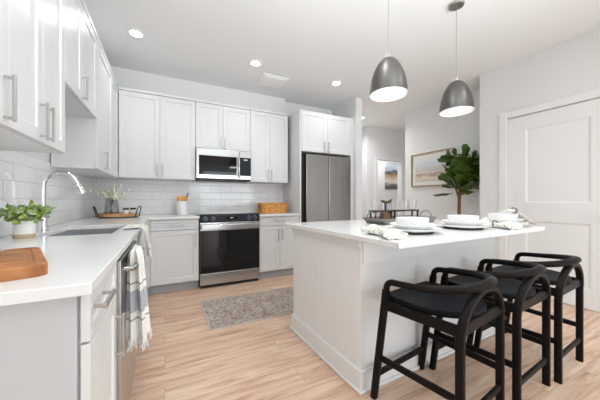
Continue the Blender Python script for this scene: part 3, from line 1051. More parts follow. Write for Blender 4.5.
# ------------------------------------------------------------------ bar stools
def arc(c, r0, r1, a0, a1, n, plane):
    out = []
    for k in range(n + 1):
        th = a0 + (a1 - a0) * k / n
        out.append(plane(c[0] + r0 * math.cos(th), c[1] + r1 * math.sin(th)))
    return out


def make_stool():
    r = thing('bar_stool', '', 'stool', (0, 0, 0), 0, 'black bar stools at the island')
    hw, bw = 0.232, 0.21
    fy, ty, by = 0.225, 0.135, -0.225
    # seat: straight front, round back, slightly dished
    out = [(-0.212, 0.205), (0.212, 0.205)]
    for k in range(25):
        th = -0.10 - (PI - 0.20) * k / 24
        out.append((0.222 * math.cos(th), -0.005 + 0.225 * math.sin(th)))
    out = [(-0.205, 0.172)] + [(x, 0.178) for x in (-0.1, 0, 0.1)] + [(0.205, 0.172), (0.215, 0.10)] + out[2:] + [(-0.215, 0.10)]
    cx, cy = 0, 0.0
    sc = lambda f, dz: [(x * f, y * f, dz) for x, y in out]
    MB().loft([sc(0.95, 0.566), sc(0.985, 0.569), sc(1.0, 0.580), sc(1.0, 0.590), sc(0.985, 0.598), sc(0.90, 0.597), sc(0.6, 0.588), sc(0.25, 0.584)]).build('seat', 'seat', r, smooth=True)
    for s in (-1, 1):
        mb = MB()
        P = Vector((s * hw, ty, 0.675))
        Q = Vector((s * hw, fy, 0.0))
        d = (Q - P).normalized()
        pts = [Q, Q - d * 0.30, P + d * 0.045]
        mb.tube(pts, 0.0175, 12, w=0.0175, up=(1, 0, 0))
        mb.build('front_leg', 'wood_black', r, smooth=True)
    # the rail: up from the front legs, back along the arms and round behind the sitter
    pts = []
    d = (Vector((hw, fy, 0)) - Vector((hw, ty, 0.675))).normalized()
    side = []
    for k in range(7):
        th = PI / 2 * k / 6
        c = Vector((hw, ty - 0.035, 0.645))
        side.append((hw, ty - 0.038 + 0.042 * math.cos(th), 0.640 + 0.040 * math.sin(th)))
    side = [(hw, ty + 0.008, 0.618)] + side
    side += [(hw + 0.004, 0.05, 0.684), (hw + 0.004, -0.03, 0.690)]
    for k in range(1, 13):
        th = PI / 2 * k / 12
        side.append(((hw + 0.004) * math.cos(th), -0.03 - 0.225 * math.sin(th), 0.690 + 0.040 * k / 12))
    rail = side + [(-x, y, z) for x, y, z in side[-2::-1]]
    n = len(rail)
    rr = [0.0165 if i < 8 or i >= n - 8 else 0.0165 + 0.0045 * math.sin(PI * (i - 8) / (n - 17)) for i in range(n)]
    ww = [0.0165 if i < 9 or i >= n - 9 else 0.0165 + 0.010 * math.sin(PI * (i - 9) / (n - 19)) for i in range(n)]
    sec = MB()
    # the up direction turns from sideways-safe to vertical along the sweep
    sec.tube(rail, ww, 12, w=rr, up=(1, 0, 0)) if False else sec.tube(rail, rr, 14)
    sec.build('back_rail', 'wood_black', r, smooth=True)
    # the two rear legs are one bent hoop
    pts = [(bw, by, 0.0), (bw, by, 0.28), (bw, by, 0.50)]
    for k in range(1, 20):
        th = PI * k / 20
        pts.append((bw * math.cos(th), by - 0.012 * math.sin(th), 0.51 + 0.188 * math.sin(th)))
    pts += [(-bw, by, 0.50), (-bw, by, 0.28), (-bw, by, 0.0)]
    MB().tube(pts, 0.0185, 14, w=0.0145, up=(0, 1, 0)).build('rear_hoop', 'wood_black', r, smooth=True)
    # frame under the seat
    ap = MB()
    for s in (-1, 1):
        ap.tube([(s * hw, 0.150, 0.547), (s * bw, by + 0.01, 0.547)], 0.026, 8, w=0.010, up=(0, 0, 1))
    ap.tube([(-bw, by, 0.547), (bw, by, 0.547)], 0.026, 8, w=0.010, up=(0, 0, 1))
    ap.tube([(-hw, 0.155, 0.547), (hw, 0.155, 0.547)], 0.022, 8, w=0.010, up=(0, 0, 1))
    ap.build('seat_frame', 'wood_black', r)
    for s in (-1, 1):
        MB().tube([(s * hw, 0.193, 0.245), (s * bw, by, 0.245)], 0.0165, 8, w=0.010, up=(0, 0, 1)).build('stretcher', 'wood_black', r)
    MB().tube([(-hw, 0.206, 0.142), (hw, 0.206, 0.142)], 0.0165, 8, w=0.010, up=(0, 0, 1)).build('stretcher', 'wood_black', r)
    MB().tube([(-bw, by, 0.150), (bw, by, 0.150)], 0.0165, 8, w=0.010, up=(0, 0, 1)).build('stretcher', 'wood_black', r)
    for s in (-1, 1):
        pg = MB().lathe((0, 0, 0), [(0.008, 0), (0.008, 0.004), (0.006, 0.005)], 12)
        bmesh.ops.rotate(pg.bm, verts=pg.bm.verts[:], cent=(0, 0, 0), matrix=Matrix.Rotation(PI / 2, 3, 'X'))
        bmesh.ops.translate(pg.bm, verts=pg.bm.verts[:], vec=(s * (bw - 0.028), by - 0.0095, 0.548))
        pg.build('joint_plug', 'black', r, smooth=True)
    return r


STOOLS = [((1.312, 0.950), 7.0, 'nearest black bar stool, standing at the outer corner of the island'),
          ((1.828, 0.958), 4.5, 'middle black bar stool, between two others along the island'),
          ((2.338, 0.965), 4.0, 'farthest black bar stool along the island, closest to the white door')]
st = make_stool()
for i, ((x, y), a, lab) in enumerate(STOOLS):
    if i == 0:
        st.location = (x, y, 0)
        st.rotation_euler = (0, 0, math.radians(a))
        st['label'] = lab
    else:
        dup(st, (x, y, 0), math.radians(a), lab)

# ------------------------------------------------------------------ lamps
def downlight(x, y, label, power):
    r = thing('recessed_light', label, 'ceiling light', (x, y, ZC), group='recessed ceiling lights')
    MB().lathe((x, y, ZC - 0.006), [(0.058, 0.0), (0.085, 0.0), (0.088, 0.0056), (0.058, 0.0056)], 32, cap0=False, cap1=False).build('trim_ring', 'trim', r, smooth=True)
    MB().lathe((x, y, ZC - 0.005), [(0.0575, 0.0), (0.0575, 0.0045)], 32).build('lens', 'lamp', r)
    d = bpy.data.lights.new('recessed_and_fill_glow', 'AREA')
    d.shape = 'DISK'
    d.size = 0.11
    d.energy = power
    d.spread = math.radians(150)
    d.color = (0.97, 0.985, 1.0)
    o = bpy.data.objects.new('recessed_and_fill_glow', d)
    o.location = (x, y, ZC - 0.012)
    COL.objects.link(o)


downlight(-0.257, 3.14, 'leftmost recessed ceiling light, above the sink end of the kitchen', 2.5)
downlight(0.995, 3.155, 'recessed ceiling light beside the square ceiling vent', 2.5)
downlight(2.205, 3.165, 'recessed ceiling light in front of the refrigerator cabinet', 2.5)
downlight(3.585, 4.255, 'farthest recessed ceiling light, in the hall past the refrigerator', 13)


def pendant_proto():
    r = thing('pendant_light', '', 'pendant light', (0, 0, 0), 0, 'pewter dome pendants')
    H, Rr = 0.264, 0.130
    prof_o = []
    for k in range(25):
        tt = k / 24 * 0.985
        prof_o.append((Rr * math.sqrt(max(0.0, 1 - tt ** 1.75)), tt * H))
    MB().lathe((0, 0, 0.004), prof_o, 48, cap0=False, cap1=True).build('shade', 'shade', r, smooth=True, solid=0.002)
    inner = [(max(0.004, x - 0.004), z) for x, z in prof_o[:-1]]
    MB().lathe((0, 0, 0.0), inner, 48, cap0=False, cap1=True).build('shade_lining', 'enamel', r, smooth=True)
    MB().lathe((0, 0, 0), [(Rr - 0.007, -0.004), (Rr + 0.001, -0.004), (Rr + 0.001, 0.003), (Rr - 0.007, 0.003), (Rr - 0.007, -0.004)], 48, cap0=False, cap1=False).build('rim', 'enamel', r, smooth=True)
    MB().lathe((0, 0, 0.022), [(Rr - 0.013, 0.0), (Rr - 0.013, 0.003)], 48).build('diffuser', 'pend_lamp', r)
    cap = MB().lathe((0, 0, H - 0.006), [(0.024, 0), (0.020, 0.012), (0.010, 0.018)], 20)
    cap.tube([(0.030, 0, H - 0.014), (0.024, 0, H + 0.010), (0.012, 0, H + 0.028), (0, 0, H + 0.033), (-0.012, 0, H + 0.028), (-0.024, 0, H + 0.010), (-0.030, 0, H - 0.014)], 0.0042, 8)
    cap.build('cap', 'chrome', r, smooth=True)
    top = ZC - 1.873
    MB().tube([(0, 0, H + 0.030), (0, 0, top - 0.02)], 0.0019, 8).build('cord', 'galv', r)
    MB().lathe((0, 0, top - 0.024), [(0.012, 0), (0.056, 0.002), (0.062, 0.008), (0.062, 0.0238)], 32).build('canopy', 'nickel', r, smooth=True)
    return r


pd = pendant_proto()
pd.location = (1.432, 1.408, 1.871)
pd['label'] = 'nearer pewter dome pendant lamp hanging above the near end of the island'
dup(pd, (2.232, 1.417, 1.873), 0, 'farther pewter dome pendant lamp, its round ceiling canopy in view')
for x, y in ((1.427, 1.412), (2.232, 1.417)):
    area_light('pendant_glow', (x, y, 1.868), (0, 0, 0), 0.2, 0.2, 2.5, (1, 0.96, 0.9), 'DISK')

r = thing('ceiling_vent', 'square white ceiling vent beside the middle recessed light', 'vent', (1.35, 3.51, ZC))
VX0, VX1, VY0, VY1 = 1.165, 1.535, 3.345, 3.70
MB().box(VX0, VX1, VY0, VY1, ZC - 0.012, ZC - 0.0004).build('vent_frame', 'vent', r, 0.004)
MB().box(VX0 + 0.035, VX1 - 0.035, VY0 + 0.035, VY1 - 0.035, ZC - 0.022, ZC - 0.0125).build('vent_panel', 'vent', r, 0.004)

# ------------------------------------------------------------------ rug
r = thing('runner_rug', 'faded grey-beige runner rug on the floor in front of the range', 'rug', (0.93, 2.72, 0))
MB().box(0.356, 1.66, 2.366, 3.062, 0.0006, 0.009).build('pile', 'rug', r, 0.003)
t = MB()
t.box(0.341, 0.3555, 2.35, 3.078, 0.0006, 0.0085).box(1.6605, 1.675, 2.35, 3.078, 0.0006, 0.0085).box(0.3555, 1.6605, 2.35, 2.3655, 0.0006, 0.0085).box(0.3555, 1.6605, 3.0625, 3.078, 0.0006, 0.0085)
t.build('binding', 'rug_edge', r, 0.002)

# ------------------------------------------------------------------ pictures
r = thing('framed_painting', 'large pale seascape in a thin champagne frame beside the fig tree', 'picture', (XA, 3.12, 1.365))
PY0, PY1, PZ0, PZ1 = 2.69, 3.525, 1.362, 1.966
t = MB()
for y0, y1, z0, z1 in ((PY0, PY1, PZ0, PZ0 + 0.018), (PY0, PY1, PZ1 - 0.018, PZ1), (PY0, PY0 + 0.018, PZ0 + 0.018, PZ1 - 0.018), (PY1 - 0.018, PY1, PZ0 + 0.018, PZ1 - 0.018)):
    t.box(XA - 0.036, XA - 0.002, y0, y1, z0, z1)
t.build('frame', 'gold', r, 0.002)
MB().box(XA - 0.014, XA - 0.003, PY0 + 0.018, PY1 - 0.018, PZ0 + 0.018, PZ1 - 0.018).build('mat_board', 'matboard', r)
M['sea'] = painting_mat('pale_seascape', 1, 0, 1, 0.07, 0.55,
                        [(0.0, sr(206, 198, 188)), (0.14, sr(222, 212, 198)), (0.28, sr(176, 162, 146)), (0.36, sr(222, 210, 196)), (0.48, sr(204, 200, 196)), (0.6, sr(212, 214, 216)), (0.8, sr(222, 226, 230))], 4, 0.45)
MB().box(XA - 0.0165, XA - 0.0145, PY0 + 0.085, PY1 - 0.085, PZ0 + 0.085, PZ1 - 0.085).build('print', 'sea', r)
r = thing('unframed_painting', 'small landscape painting on the wall seen through the hall doorway', 'picture', (5.83, 5.6, 1.44))
M['land'] = painting_mat('hill_landscape', 0, 0, 1, 0.0, 0.78,
                         [(0.0, sr(80, 80, 84)), (0.14, sr(120, 116, 108)), (0.26, sr(222, 216, 204)), (0.42, sr(190, 164, 134)), (0.5, sr(176, 142, 110)), (0.58, sr(84, 86, 94)), (0.68, sr(170, 180, 190)), (0.85, sr(214, 218, 222)), (1, sr(190, 202, 214))], 4.5, 0.38)
MB().box(5.56, 6.055, 5.568, 5.598, 1.43, 2.19).build('canvas', 'land', r, 0.002)

# ------------------------------------------------------------------ fiddle-leaf fig in the alcove
GX, GY = 3.915, 2.44
r = thing('fiddle_leaf_fig', 'potted fiddle-leaf fig tree standing in the alcove by the painting', 'plant', (GX, GY, 0))
MB().lathe((GX, GY, 0), [(0.12, 0), (0.15, 0.02), (0.165, 0.28), (0.175, 0.30), (0.16, 0.30), (0.15, 0.26)], 32, cap1=True).build('planter', 'planter', r, smooth=True)
MB().lathe((GX, GY, 0.262), [(0.148, 0), (0.14, 0.012)], 24).build('soil', 'soil', r)
tr = MB()
tr.tube([(GX, GY, 0.26), (GX + 0.012, GY, 0.6), (GX - 0.008, GY, 0.95), (GX + 0.0, GY, 1.2), (GX + 0.035, GY, 1.45), (GX + 0.045, GY, 1.75)], [0.027, 0.024, 0.024, 0.022, 0.015, 0.008], 10)
tr.tube([(GX, GY, 1.12), (GX - 0.04, GY + 0.03, 1.28), (GX - 0.07, GY + 0.06, 1.5)], [0.015, 0.011, 0.006], 8)
tr.tube([(GX, GY, 1.15), (GX + 0.05, GY - 0.04, 1.32), (GX + 0.07, GY - 0.08, 1.55)], [0.015, 0.011, 0.006], 8)
tr.build('trunk', 'trunk', r, smooth=True)
lf = MB()
rnd = random.Random(11)


def leaf(mb, base, az, el, L, Wd, roll):
    """a fiddle-shaped, folded and drooping leaf"""
    d = Vector((math.cos(az) * math.cos(el), math.sin(az) * math.cos(el), math.sin(el)))
    side = Vector((-math.sin(az), math.cos(az), 0))
    up = d.cross(side) * -1
    Rm = Matrix.Rotation(roll, 3, d)
    side = Rm @ side
    up = Rm @ up
    prof = [(0.0, 0.03), (0.12, 0.05), (0.18, 0.55), (0.35, 0.74), (0.5, 0.66), (0.68, 0.95), (0.82, 0.98), (0.93, 0.6), (1.0, 0.06)]
    rows = []
    for tt, w in prof:
        c = Vector(base) + d * (L * tt) + Vector((0, 0, -0.22 * L * tt * tt)) * math.cos(el)
        row = []
        for q in (-1, -0.5, 0, 0.5, 1):
            p = c + side * (q * w * Wd) + up * (abs(q) * w * Wd * 0.30 + 0.006 * math.sin(9 * tt + q * 4))
            p.x = min(p.x, XA - 0.045)
            if p.y < YR + 0.03:
                p.y = YR + 0.03
            row.append(p)
        rows.append(row)
    mb.sheet(rows)


for kx in range(92):
    z = 1.20 + 0.54 * rnd.random() ** 0.9
    az = rnd.uniform(0, 2 * PI)
    rad = 0.03 + 0.12 * rnd.random()
    leaf(lf, (GX + 0.035 + rad * math.cos(az), GY + rad * math.sin(az), z), az + rnd.uniform(-.4, .4), rnd.uniform(0.0, 1.25) + (z - 1.45) * 0.6, rnd.uniform(0.18, 0.27), rnd.uniform(0.055, 0.082), rnd.uniform(-.9, .9))
fo = lf.build('foliage', 'leaf', r, smooth=True, solid=0.0015)

# ------------------------------------------------------------------ left worktop: board, dish, plant, tray, vase
r = thing('cutting_board', 'thick brown wooden cutting board on the near end of the worktop', 'cutting board', (-0.530, 1.050, 0.9142), math.radians(20))
BASE[r.name] = (0, 0, 0.9142)
bw_, bh_ = 0.20, 0.195
poly = []
for cx, cy, a0 in ((bw_ - .03, bh_ - .03, 0), (-bw_ + .03, bh_ - .03, PI / 2), (-bw_ + .03, -bh_ + .03, PI), (bw_ - .03, -bh_ + .03, 1.5 * PI)):
    for k in range(7):
        poly.append((cx + 0.03 * math.cos(a0 + PI / 2 * k / 6), cy + 0.03 * math.sin(a0 + PI / 2 * k / 6)))
rs = lambda f, z: [(x * (1 - f / bw_), y * (1 - f / bh_), 0.9142 + z) for x, y in poly]
MB().loft([rs(0, 0), rs(0, 0.028), rs(0.003, 0.031), rs(0.022, 0.031), rs(0.026, 0.027), rs(0.032, 0.027), rs(0.036, 0.031)]).build('board', 'board', r, smooth=True)
r = thing('serving_dish', 'pale round stone dish on the brown cutting board', 'dish', (-0.505, 1.130, 0.9455))
c = (-0.505, 1.130, 0.9455)
MB().lathe(c, [(0.038, 0), (0.055, 0.006), (0.062, 0.014), (0.060, 0.016), (0.050, 0.009), (0.02, 0.007)], 36).build('dish', 'stone', r, smooth=True)

PX, PY = -0.664, 1.92
r = thing('potted_plant', 'leafy green plant in a small white pot on the left worktop', 'plant', (PX, PY, 0.9142))
MB().lathe((PX, PY, 0.9142), [(0.042, 0), (0.044, 0.004), (0.046, 0.090), (0.044, 0.093), (0.041, 0.090), (0.040, 0.08)], 32).build('pot', 'pot', r, smooth=True)
pl = MB()
rnd = random.Random(5)
stems = MB()
for kx in range(40):
    az = rnd.uniform(0, 2 * PI)
    rr_ = rnd.uniform(0.01, 0.105) * (1.0 if abs(math.cos(az)) > 0.5 else 0.8)
    top = Vector((PX + max(-0.105, rr_ * math.cos(az)), PY + rr_ * math.sin(az), 0.9142 + 0.10 + rnd.uniform(0.005, 0.065) * (1 - rr_ / 0.3)))
    st_ = Vector((PX + 0.02 * math.cos(az), PY + 0.02 * math.sin(az), 0.9142 + 0.085))
    mid = (top + st_) / 2 + Vector((0, 0, 0.02))
    stems.tube([st_, mid, top], 0.0016, 5)
    for q in range(6):
        a2 = rnd.uniform(0, 2 * PI)
        p = top + Vector((rnd.uniform(-.015, .015), rnd.uniform(-.015, .015), rnd.uniform(-.015, .02)))
        d = Vector((math.cos(a2), math.sin(a2), rnd.uniform(-.5, .8))).normalized()
        s_ = Matrix.Rotation(rnd.uniform(-1.3, 1.3), 3, d) @ d.cross(Vector((0, 0, 1))).normalized()
        L = rnd.uniform(0.024, 0.038)
        rows = []
        for tt, w in ((0, 0.1), (0.3, 0.8), (0.6, 1.0), (0.85, 0.7), (1, 0.12)):
            row = []
            for q2 in (-1, 0, 1):
                v = p + d * (L * tt) + s_ * (q2 * w * L * 0.50) + Vector((0, 0, 0.004 * abs(q2) - 0.3 * L * tt * tt))
                v.x = max(v.x, XL + 0.012)
                row.append(v)
            rows.append(row)
        pl.sheet(rows)
pl.tube([(PX + 0.02, PY + 0.01, 1.0), (PX + 0.025, PY + 0.015, 1.06), (PX + 0.024, PY + 0.012, 1.115)], [0.004, 0.02, 0.004], 8)
pl.build('foliage', 'leaf_b', r, smooth=True, solid=0.001)
stems.build('stems', 'stem', r)

# round wooden tray in the corner with vase and jars
CX, CY, CZ = -0.475, 3.70, 0.9142
r = thing('serving_tray', 'round pale wood tray with black iron handles in the counter corner', 'tray', (CX, CY, CZ))
MB().lathe((CX, CY, CZ), [(0.185, 0.012), (0.190, 0.012), (0.200, 0.050), (0.193, 0.050), (0.186, 0.022), (0.05, 0.022)], 48).build('tray_body', 'traywood', r, smooth=True)
MB().lathe((CX, CY, CZ), [(0.186, 0.0), (0.194, 0.0), (0.194, 0.0118), (0.186, 0.0118)], 48).build('base_ring', 'blackmetal', r)
for s, a in ((-1, 0.35), (1, 0.35)):
    dx, dy = s * math.cos(a), -s * math.sin(a) if s > 0 else -abs(math.sin(a))
    px, py = -dy, dx
    o_ = Vector((CX + dx * 0.203, CY + dy * 0.203, CZ))
    hp = [(q * 0.045, z, out) for q, z, out in ((-1, 0.012, 0.0), (-1, 0.05, 0.006), (-0.9, 0.10, 0.02), (-0.6, 0.125, 0.028), (0, 0.13, 0.03), (0.6, 0.125, 0.028), (0.9, 0.10, 0.02), (1, 0.05, 0.006), (1, 0.012, 0.0))]
    MB().tube([o_ + Vector((px * q + dx * out, py * q + dy * out, z)) for q, z, out in hp], 0.0055, 8).build('handle', 'blackmetal', r, smooth=True)
VX, VY, VZ = -0.545, 3.70, CZ + 0.0225
r = thing('vase', 'smoky grey glass vase holding cream sprigs on the round tray', 'vase', (VX, VY, VZ))
seg = 8
MB().lathe((VX, VY, VZ), [(0.076, 0), (0.080, 0.004), (0.056, 0.205), (0.052, 0.205), (0.074, 0.01)], seg).build('glass_body', 'smoke_glass', r)
sp = MB()
fl = MB()
rnd = random.Random(3)
for kx in range(19):
    az = rnd.uniform(0, 2 * PI)
    ln = rnd.uniform(0.20, 0.36)
    spread = rnd.uniform(0.06, 0.22)
    p0 = Vector((VX - 0.02 * math.cos(az), VY - 0.02 * math.sin(az), VZ + 0.02))
    p1 = Vector((VX + 0.03 * math.cos(az), VY + 0.03 * math.sin(az), VZ + 0.19))
    p2 = Vector((VX + spread * math.cos(az), min(VY + spread * math.sin(az), 3.82), min(VZ + ln, 1.345)))
    sp.tube([p0, p1, (p1 + p2) / 2 + Vector((0, 0, 0.01)), p2], 0.0018, 5)
    for q in range(11):
        tt = 0.15 + 0.85 * q / 10
        p = p1.lerp(p2, tt) + Vector((rnd.uniform(-.014, .014), rnd.uniform(-.014, .014), rnd.uniform(-.012, .012)))
        fl.ball(p, rnd.uniform(0.008, 0.013), 6, (0.8, 0.8, 1.7))
sp.build('stems', 'stem', r)
fl.build('sprigs', 'sprig', r, smooth=True)
for (x, y), lab in (((-0.40, 3.66), 'small white jar with dark band beside the smoky vase'), ((-0.335, 3.725), 'small white jar with dark band at the right side of the round tray')):
    r = thing('jar', lab, 'jar', (x, y, VZ), group='jars on the round tray')
    MB().lathe((x, y, VZ), [(0.026, 0), (0.029, 0.004), (0.029, 0.062), (0.027, 0.066)], 24).build('jar_body', 'white_ceramic', r, smooth=True)
    MB().lathe((x, y, VZ + 0.066), [(0.030, 0), (0.030, 0.016), (0.026, 0.019)], 24).build('lid', 'blackmetal', r, smooth=True)

# utensil crock
UX, UY = 0.215, 3.95
r = thing('utensil_crock', 'white ceramic crock on the back worktop, holding wooden utensils', 'crock', (UX, UY, 0.9142))
MB().lathe((UX, UY, 0.9142), [(0.066, 0), (0.071, 0.005), (0.071, 0.18), (0.068, 0.184), (0.064, 0.18), (0.064, 0.02)], 36).build('crock_body', 'white_ceramic', r, smooth=True)
for i, (dx, dy, lx, ly, m, lab) in enumerate(((-0.035, -0.01, -0.02, -0.005, 'ladle', 'wooden spoon leaning left in the white crock'),
                                              (0.0, -0.02, 0.0, -0.012, 'ladle', 'upright wooden spoon in the middle of the white crock'),
                                              (0.030, -0.005, 0.008, 0.0, 'ladle', 'wooden spoon at the right side of the white crock'),
                                              (0.045, 0.01, 0.022, 0.0, 'blackmetal', 'thin black utensil leaning right out of the white crock'))):
    b0 = Vector((UX + dx * 0.5, UY + dy * 0.5, 0.9362))
    hd = Vector((UX + dx + lx * 0.6, UY + dy + ly, 1.10 if m == 'ladle' else 1.135))
    top = hd + (hd - b0).normalized() * 0.075
    r = thing('wooden_spoon' if m == 'ladle' else 'black_utensil', lab, 'utensil', tuple(b0), 0, 'utensils in the white crock')
    MB().tube([b0, hd], 0.006 if m == 'ladle' else 0.004, 8).build('handle', m, r, smooth=True)
    n = 8
    if m == 'ladle':
        hs = [hd.lerp(top, k / n) for k in range(n + 1)]
        ws = [0.007 + 0.017 * math.sin(PI * min(1, (k + 0.4) / (n + 0.4))) ** 0.8 for k in range(n + 1)]
        MB().tube(hs, 0.006, 12, w=ws, up=(0, 1, 0)).build('bowl', m, r, smooth=True)
    else:
        MB().tube([hd, top], [0.004, 0.009], 8).build('head', m, r, smooth=True)

# wicker basket
KX, KY = 1.505, 3.90
r = thing('wicker_basket', 'honey-coloured wicker basket on the short worktop beside the refrigerator', 'basket', (KX, KY, 0.9142))


def rrect(cx, cy, hx, hy, rad, z, n=6, wob=0.0):
    out = []
    for sx, sy, a0 in ((1, 1, 0), (-1, 1, PI / 2), (-1, -1, PI), (1, -1, 1.5 * PI)):
        for k in range(n + 1):
            a = a0 + PI / 2 * k / n
            out.append((cx + sx * (hx - rad) + rad * math.cos(a), cy + sy * (hy - rad) + rad * math.sin(a), z))
    return out


rings = [rrect(KX, KY, 0.205, 0.115, 0.05, 0.9142)]
for k in range(9):
    z0 = 0.9142 + 0.004 + k * 0.0155
    g = 0.006 * k / 8
    rings += [rrect(KX, KY, 0.212 + g, 0.122 + g, 0.055, z0 + 0.003), rrect(KX, KY, 0.212 + g, 0.122 + g, 0.055, z0 + 0.009), rrect(KX, KY, 0.208 + g, 0.118 + g, 0.052, z0 + 0.0125)]
rings += [rrect(KX, KY, 0.195, 0.105, 0.045, 1.055), rrect(KX, KY, 0.19, 0.10, 0.045, 0.93)]
MB().loft(rings).build('woven_body', 'wicker', r, smooth=True)
MB().tube(rrect(KX, KY, 0.213, 0.123, 0.055, 1.062), 0.009, 8, closed=True).build('braided_rim', 'wicker', r, smooth=True)

# ------------------------------------------------------------------ island place settings
SET = [((1.375, 1.155), 'nearest'), ((1.885, 1.150), 'middle'), ((2.405, 1.150), 'farthest')]
ZI = 0.9142
PLC = {'nearest': 'above the nearest stool', 'middle': 'above the middle stool', 'farthest': 'above the farthest stool'}
first = {}


def lathe_thing(key, name, label, cat, group, prof, m, x, y, z):
    if key not in first:
        o = MB().lathe((0, 0, 0), prof, 48).build(name, m, None, smooth=True, base=(0, 0, 0))
        first[key] = o
    else:
        o = first[key].copy()
        COL.objects.link(o)
    o.location = (x, y, z)
    return tag(o, label, cat, group)


for (x, y), w in SET:
    p = PLC[w]
    lathe_thing('mat', 'placemat', 'thin black round placemat under the white plates ' + p, 'placemat', 'black placemats',
                [(0.110, 0), (0.122, 0.001), (0.122, 0.005), (0.11, 0.006)], 'blackmetal', x, y, ZI)
    lathe_thing('charger', 'dinner_plate', 'largest white plate at the bottom of the stack ' + p, 'plate', 'white dinner plates',
                [(0.10, 0), (0.105, 0.003), (0.155, 0.014), (0.166, 0.022), (0.165, 0.024), (0.153, 0.0185), (0.106, 0.009), (0.03, 0.008)], 'white_ceramic', x, y, ZI + 0.0063)
    lathe_thing('salad', 'salad_plate', 'middle-sized white plate between dinner plate and bowl ' + p, 'plate', 'white salad plates',
                [(0.085, 0), (0.092, 0.004), (0.122, 0.026), (0.136, 0.036), (0.135, 0.038), (0.120, 0.030), (0.088, 0.017), (0.03, 0.016)], 'white_ceramic', x, y, ZI + 0.0063 + 0.0095)
    lathe_thing('bowl', 'bowl', 'white bowl on top of the plate stack ' + p, 'bowl', 'white bowls',
                [(0.066, 0), (0.078, 0.003), (0.092, 0.020), (0.0965, 0.040), (0.098, 0.058), (0.0955, 0.058), (0.092, 0.040), (0.086, 0.022), (0.05, 0.010), (0.02, 0.008)], 'white_ceramic', x, y, ZI + 0.0063 + 0.0095 + 0.0175)


def napkin(label, x, y, a, ring_at=0.5, L=0.30):
    """a napkin pulled through a ring, its ends fanned out"""
    r = thing('napkin', label, 'napkin', (x, y, ZI), a, 'cream napkins')
    BASE[r.name] = (0, 0, 0)
    rings = []
    n = 22
    for k in range(n + 1):
        s = k / n
        d = abs(s - ring_at)
        w = 0.016 + 0.056 * min(1, d * 1.9) ** 0.85
        h = 0.014 + 0.012 * min(1, d * 3) - 0.012 * max(0, d - 0.3)
        ring = []
        for q in range(24):
            th = 2 * PI * q / 24
            ps = 0.20 * math.cos(6 * th + 3 * s)
            ring.append(((s - ring_at) * L, w * math.cos(th), max(0.0006, h + 0.0006 + h * math.sin(th) * (1 + ps) + 0.003 * math.sin(9 * th) * (math.sin(th) > 0))))
        rings.append(ring)
    MB().loft(rings).build('cloth', 'floral', r, smooth=True)
    t = MB()
    for q in range(14):
        th = 2 * PI * q / 14
        t.ball((0, 0.024 * math.cos(th), 0.0285 + 0.022 * math.sin(th)), 0.0062, 8)
    return r, t


r, t = napkin('cream flowered napkin lying on the island corner left of the nearest plates', 1.075, 1.10, math.radians(74), 0.5, 0.27)
t.build('napkin_ring', 'linen', r, smooth=True)
r, t = napkin('cream flowered napkin on the island between the middle and farthest plates', 2.135, 1.07, math.radians(80), 0.6, 0.24)
t.build('napkin_ring', 'ring', r, smooth=True)
# napkin leaning on the farthest plates, ring on top
r = thing('napkin', 'cream flowered napkin with dark beaded ring draped over the farthest plates', 'napkin', (2.56, 1.13, ZI), 0, 'cream napkins')
rings = []
path = [(2.405, 1.128, 1.024), (2.45, 1.125, 1.028), (2.492, 1.122, 1.03), (2.525, 1.120, 1.028), (2.56, 1.115, 1.005), (2.60, 1.11, 0.965), (2.645, 1.105, 0.932), (2.70, 1.10, 0.9205)]
wid = [0.055, 0.035, 0.018, 0.016, 0.028, 0.045, 0.055, 0.06]
for (x, y, z), w in zip(path, wid):
    rings.append([(x, y + w * math.cos(2 * PI * q / 20), z + (0.006 if z < 0.94 else 0.012) * math.sin(2 * PI * q / 20) + 0.003 * math.cos(8 * PI * q / 20)) for q in range(20)])
MB().loft(rings).build('cloth', 'floral', r, smooth=True)
t = MB()
for q in range(14):
    th = 2 * PI * q / 14
    t.ball((2.508, 1.121 + 0.024 * math.cos(th), 1.029 + 0.022 * math.sin(th)), 0.0075, 8)
t.build('napkin_ring', 'ring', r, smooth=True)

# galvanised tray with risers, tumblers and ornament
TX0, TX1, TYC = 1.50, 2.28, 1.675
TL = 0.5 * (TX0 + TX1)
r = ithing('metal_tray', 'long galvanised metal tray with loop handles at the back of the island', 'tray', (TL, TYC, ZI))
MB().loft([rrect(TL, TYC, 0.30, 0.115, 0.02, ZI), rrect(TL, TYC, 0.345, 0.138, 0.025, ZI + 0.05), rrect(TL, TYC, 0.339, 0.132, 0.025, ZI + 0.05), rrect(TL, TYC, 0.295, 0.11, 0.02, ZI + 0.006)]).build('tray_body', 'galv', r, smooth=True)
for s in (-1, 1):
    xh = TL + s * 0.343
    MB().tube([(xh, TYC - 0.06 * math.cos(PI * k / 12) * 1.0, ZI + 0.045 + 0.055 * math.sin(PI * k / 12)) for k in range(13)], 0.005, 8).build('handle', 'galv', r, smooth=True)


def riser(label, x0, x1, y0, y1):
    r = ithing('riser', label, 'riser', ((x0 + x1) / 2, (y0 + y1) / 2, ZI + 0.0065), 'black tumbler risers')
    MB().box(x0, x1, y0, y1, ZI + 0.098, ZI + 0.110).build('top_board', 'blackmetal', r, 0.002)
    for x in (x0 + 0.015, x1 - 0.015):
        for y in (y0 + 0.012, y1 - 0.012):
            MB().box(x - 0.006, x + 0.006, y - 0.006, y + 0.006, ZI + 0.0065, ZI + 0.0978).build('leg', 'blackmetal', r)


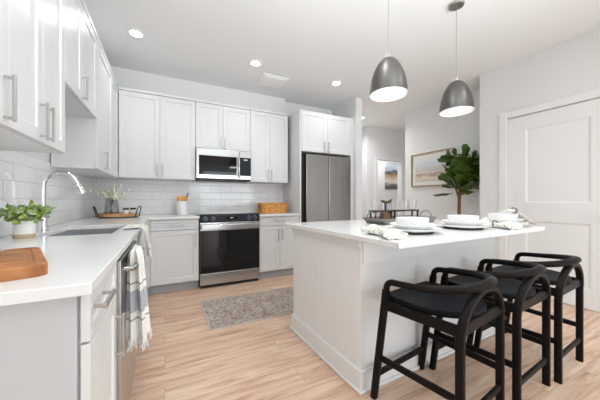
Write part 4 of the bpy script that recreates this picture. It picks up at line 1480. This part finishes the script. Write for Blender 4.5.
riser('shorter black riser on the metal tray, behind the wooden ornament', 1.60, 1.815, 1.69, 1.775)
riser('longer black riser on the metal tray, behind the nearest bowl', 1.830, 2.165, 1.69, 1.775)
for i, (x, lab) in enumerate(((1.648, 'clear glass tumbler at the left end of the shorter black riser'),
                              (1.762, 'clear glass tumbler at the right end of the shorter black riser'),
                              (1.885, 'clear glass tumbler at the left end of the longer black riser'),
                              (1.998, 'clear glass tumbler in the middle of the longer black riser'),
                              (2.112, 'clear glass tumbler at the right end of the longer black riser'))):
    gx, gy = isl(x, 1.732)
    lathe_thing('tumbler', 'tumbler', lab, 'glass', 'tumblers on the risers',
                [(0.030, 0), (0.033, 0.002), (0.039, 0.088), (0.0365, 0.088), (0.031, 0.008), (0.01, 0.007)], 'glass', gx, gy, ZI + 0.1104)
OX, OY = 1.65, 1.63
r = ithing('wooden_ornament', 'small brown wooden ornament on a dark post in the metal tray', 'ornament', (OX, OY, ZI + 0.0065))
MB().loft([rrect(OX + 0.004, OY, 0.045, 0.03, 0.008, ZI + 0.0065), rrect(OX, OY, 0.038, 0.026, 0.008, ZI + 0.07), rrect(OX - 0.008, OY, 0.028, 0.022, 0.008, ZI + 0.105)]).build('block', 'brown_wood', r, 0.003)
MB().tube([(OX + 0.004, OY, ZI + 0.10), (OX + 0.004, OY, ZI + 0.178)], 0.0085, 10).build('post', 'blackmetal', r, smooth=True)
MB().tube([(OX - 0.040, OY, ZI + 0.196), (OX - 0.022, OY, ZI + 0.188), (OX + 0.0, OY, ZI + 0.184), (OX + 0.028, OY, ZI + 0.182), (OX + 0.052, OY, ZI + 0.188), (OX + 0.080, OY, ZI + 0.206)],
          [0.006, 0.012, 0.012, 0.012, 0.013, 0.005], 12).build('carved_top', 'dark_wood', r, smooth=True)
MB().tube([(OX - 0.022, OY - 0.005, ZI + 0.199), (OX + 0.0, OY - 0.005, ZI + 0.197), (OX + 0.018, OY - 0.005, ZI + 0.195)], [0.005, 0.008, 0.004], 10).build('pale_inlay', 'tan_wood', r, smooth=True)
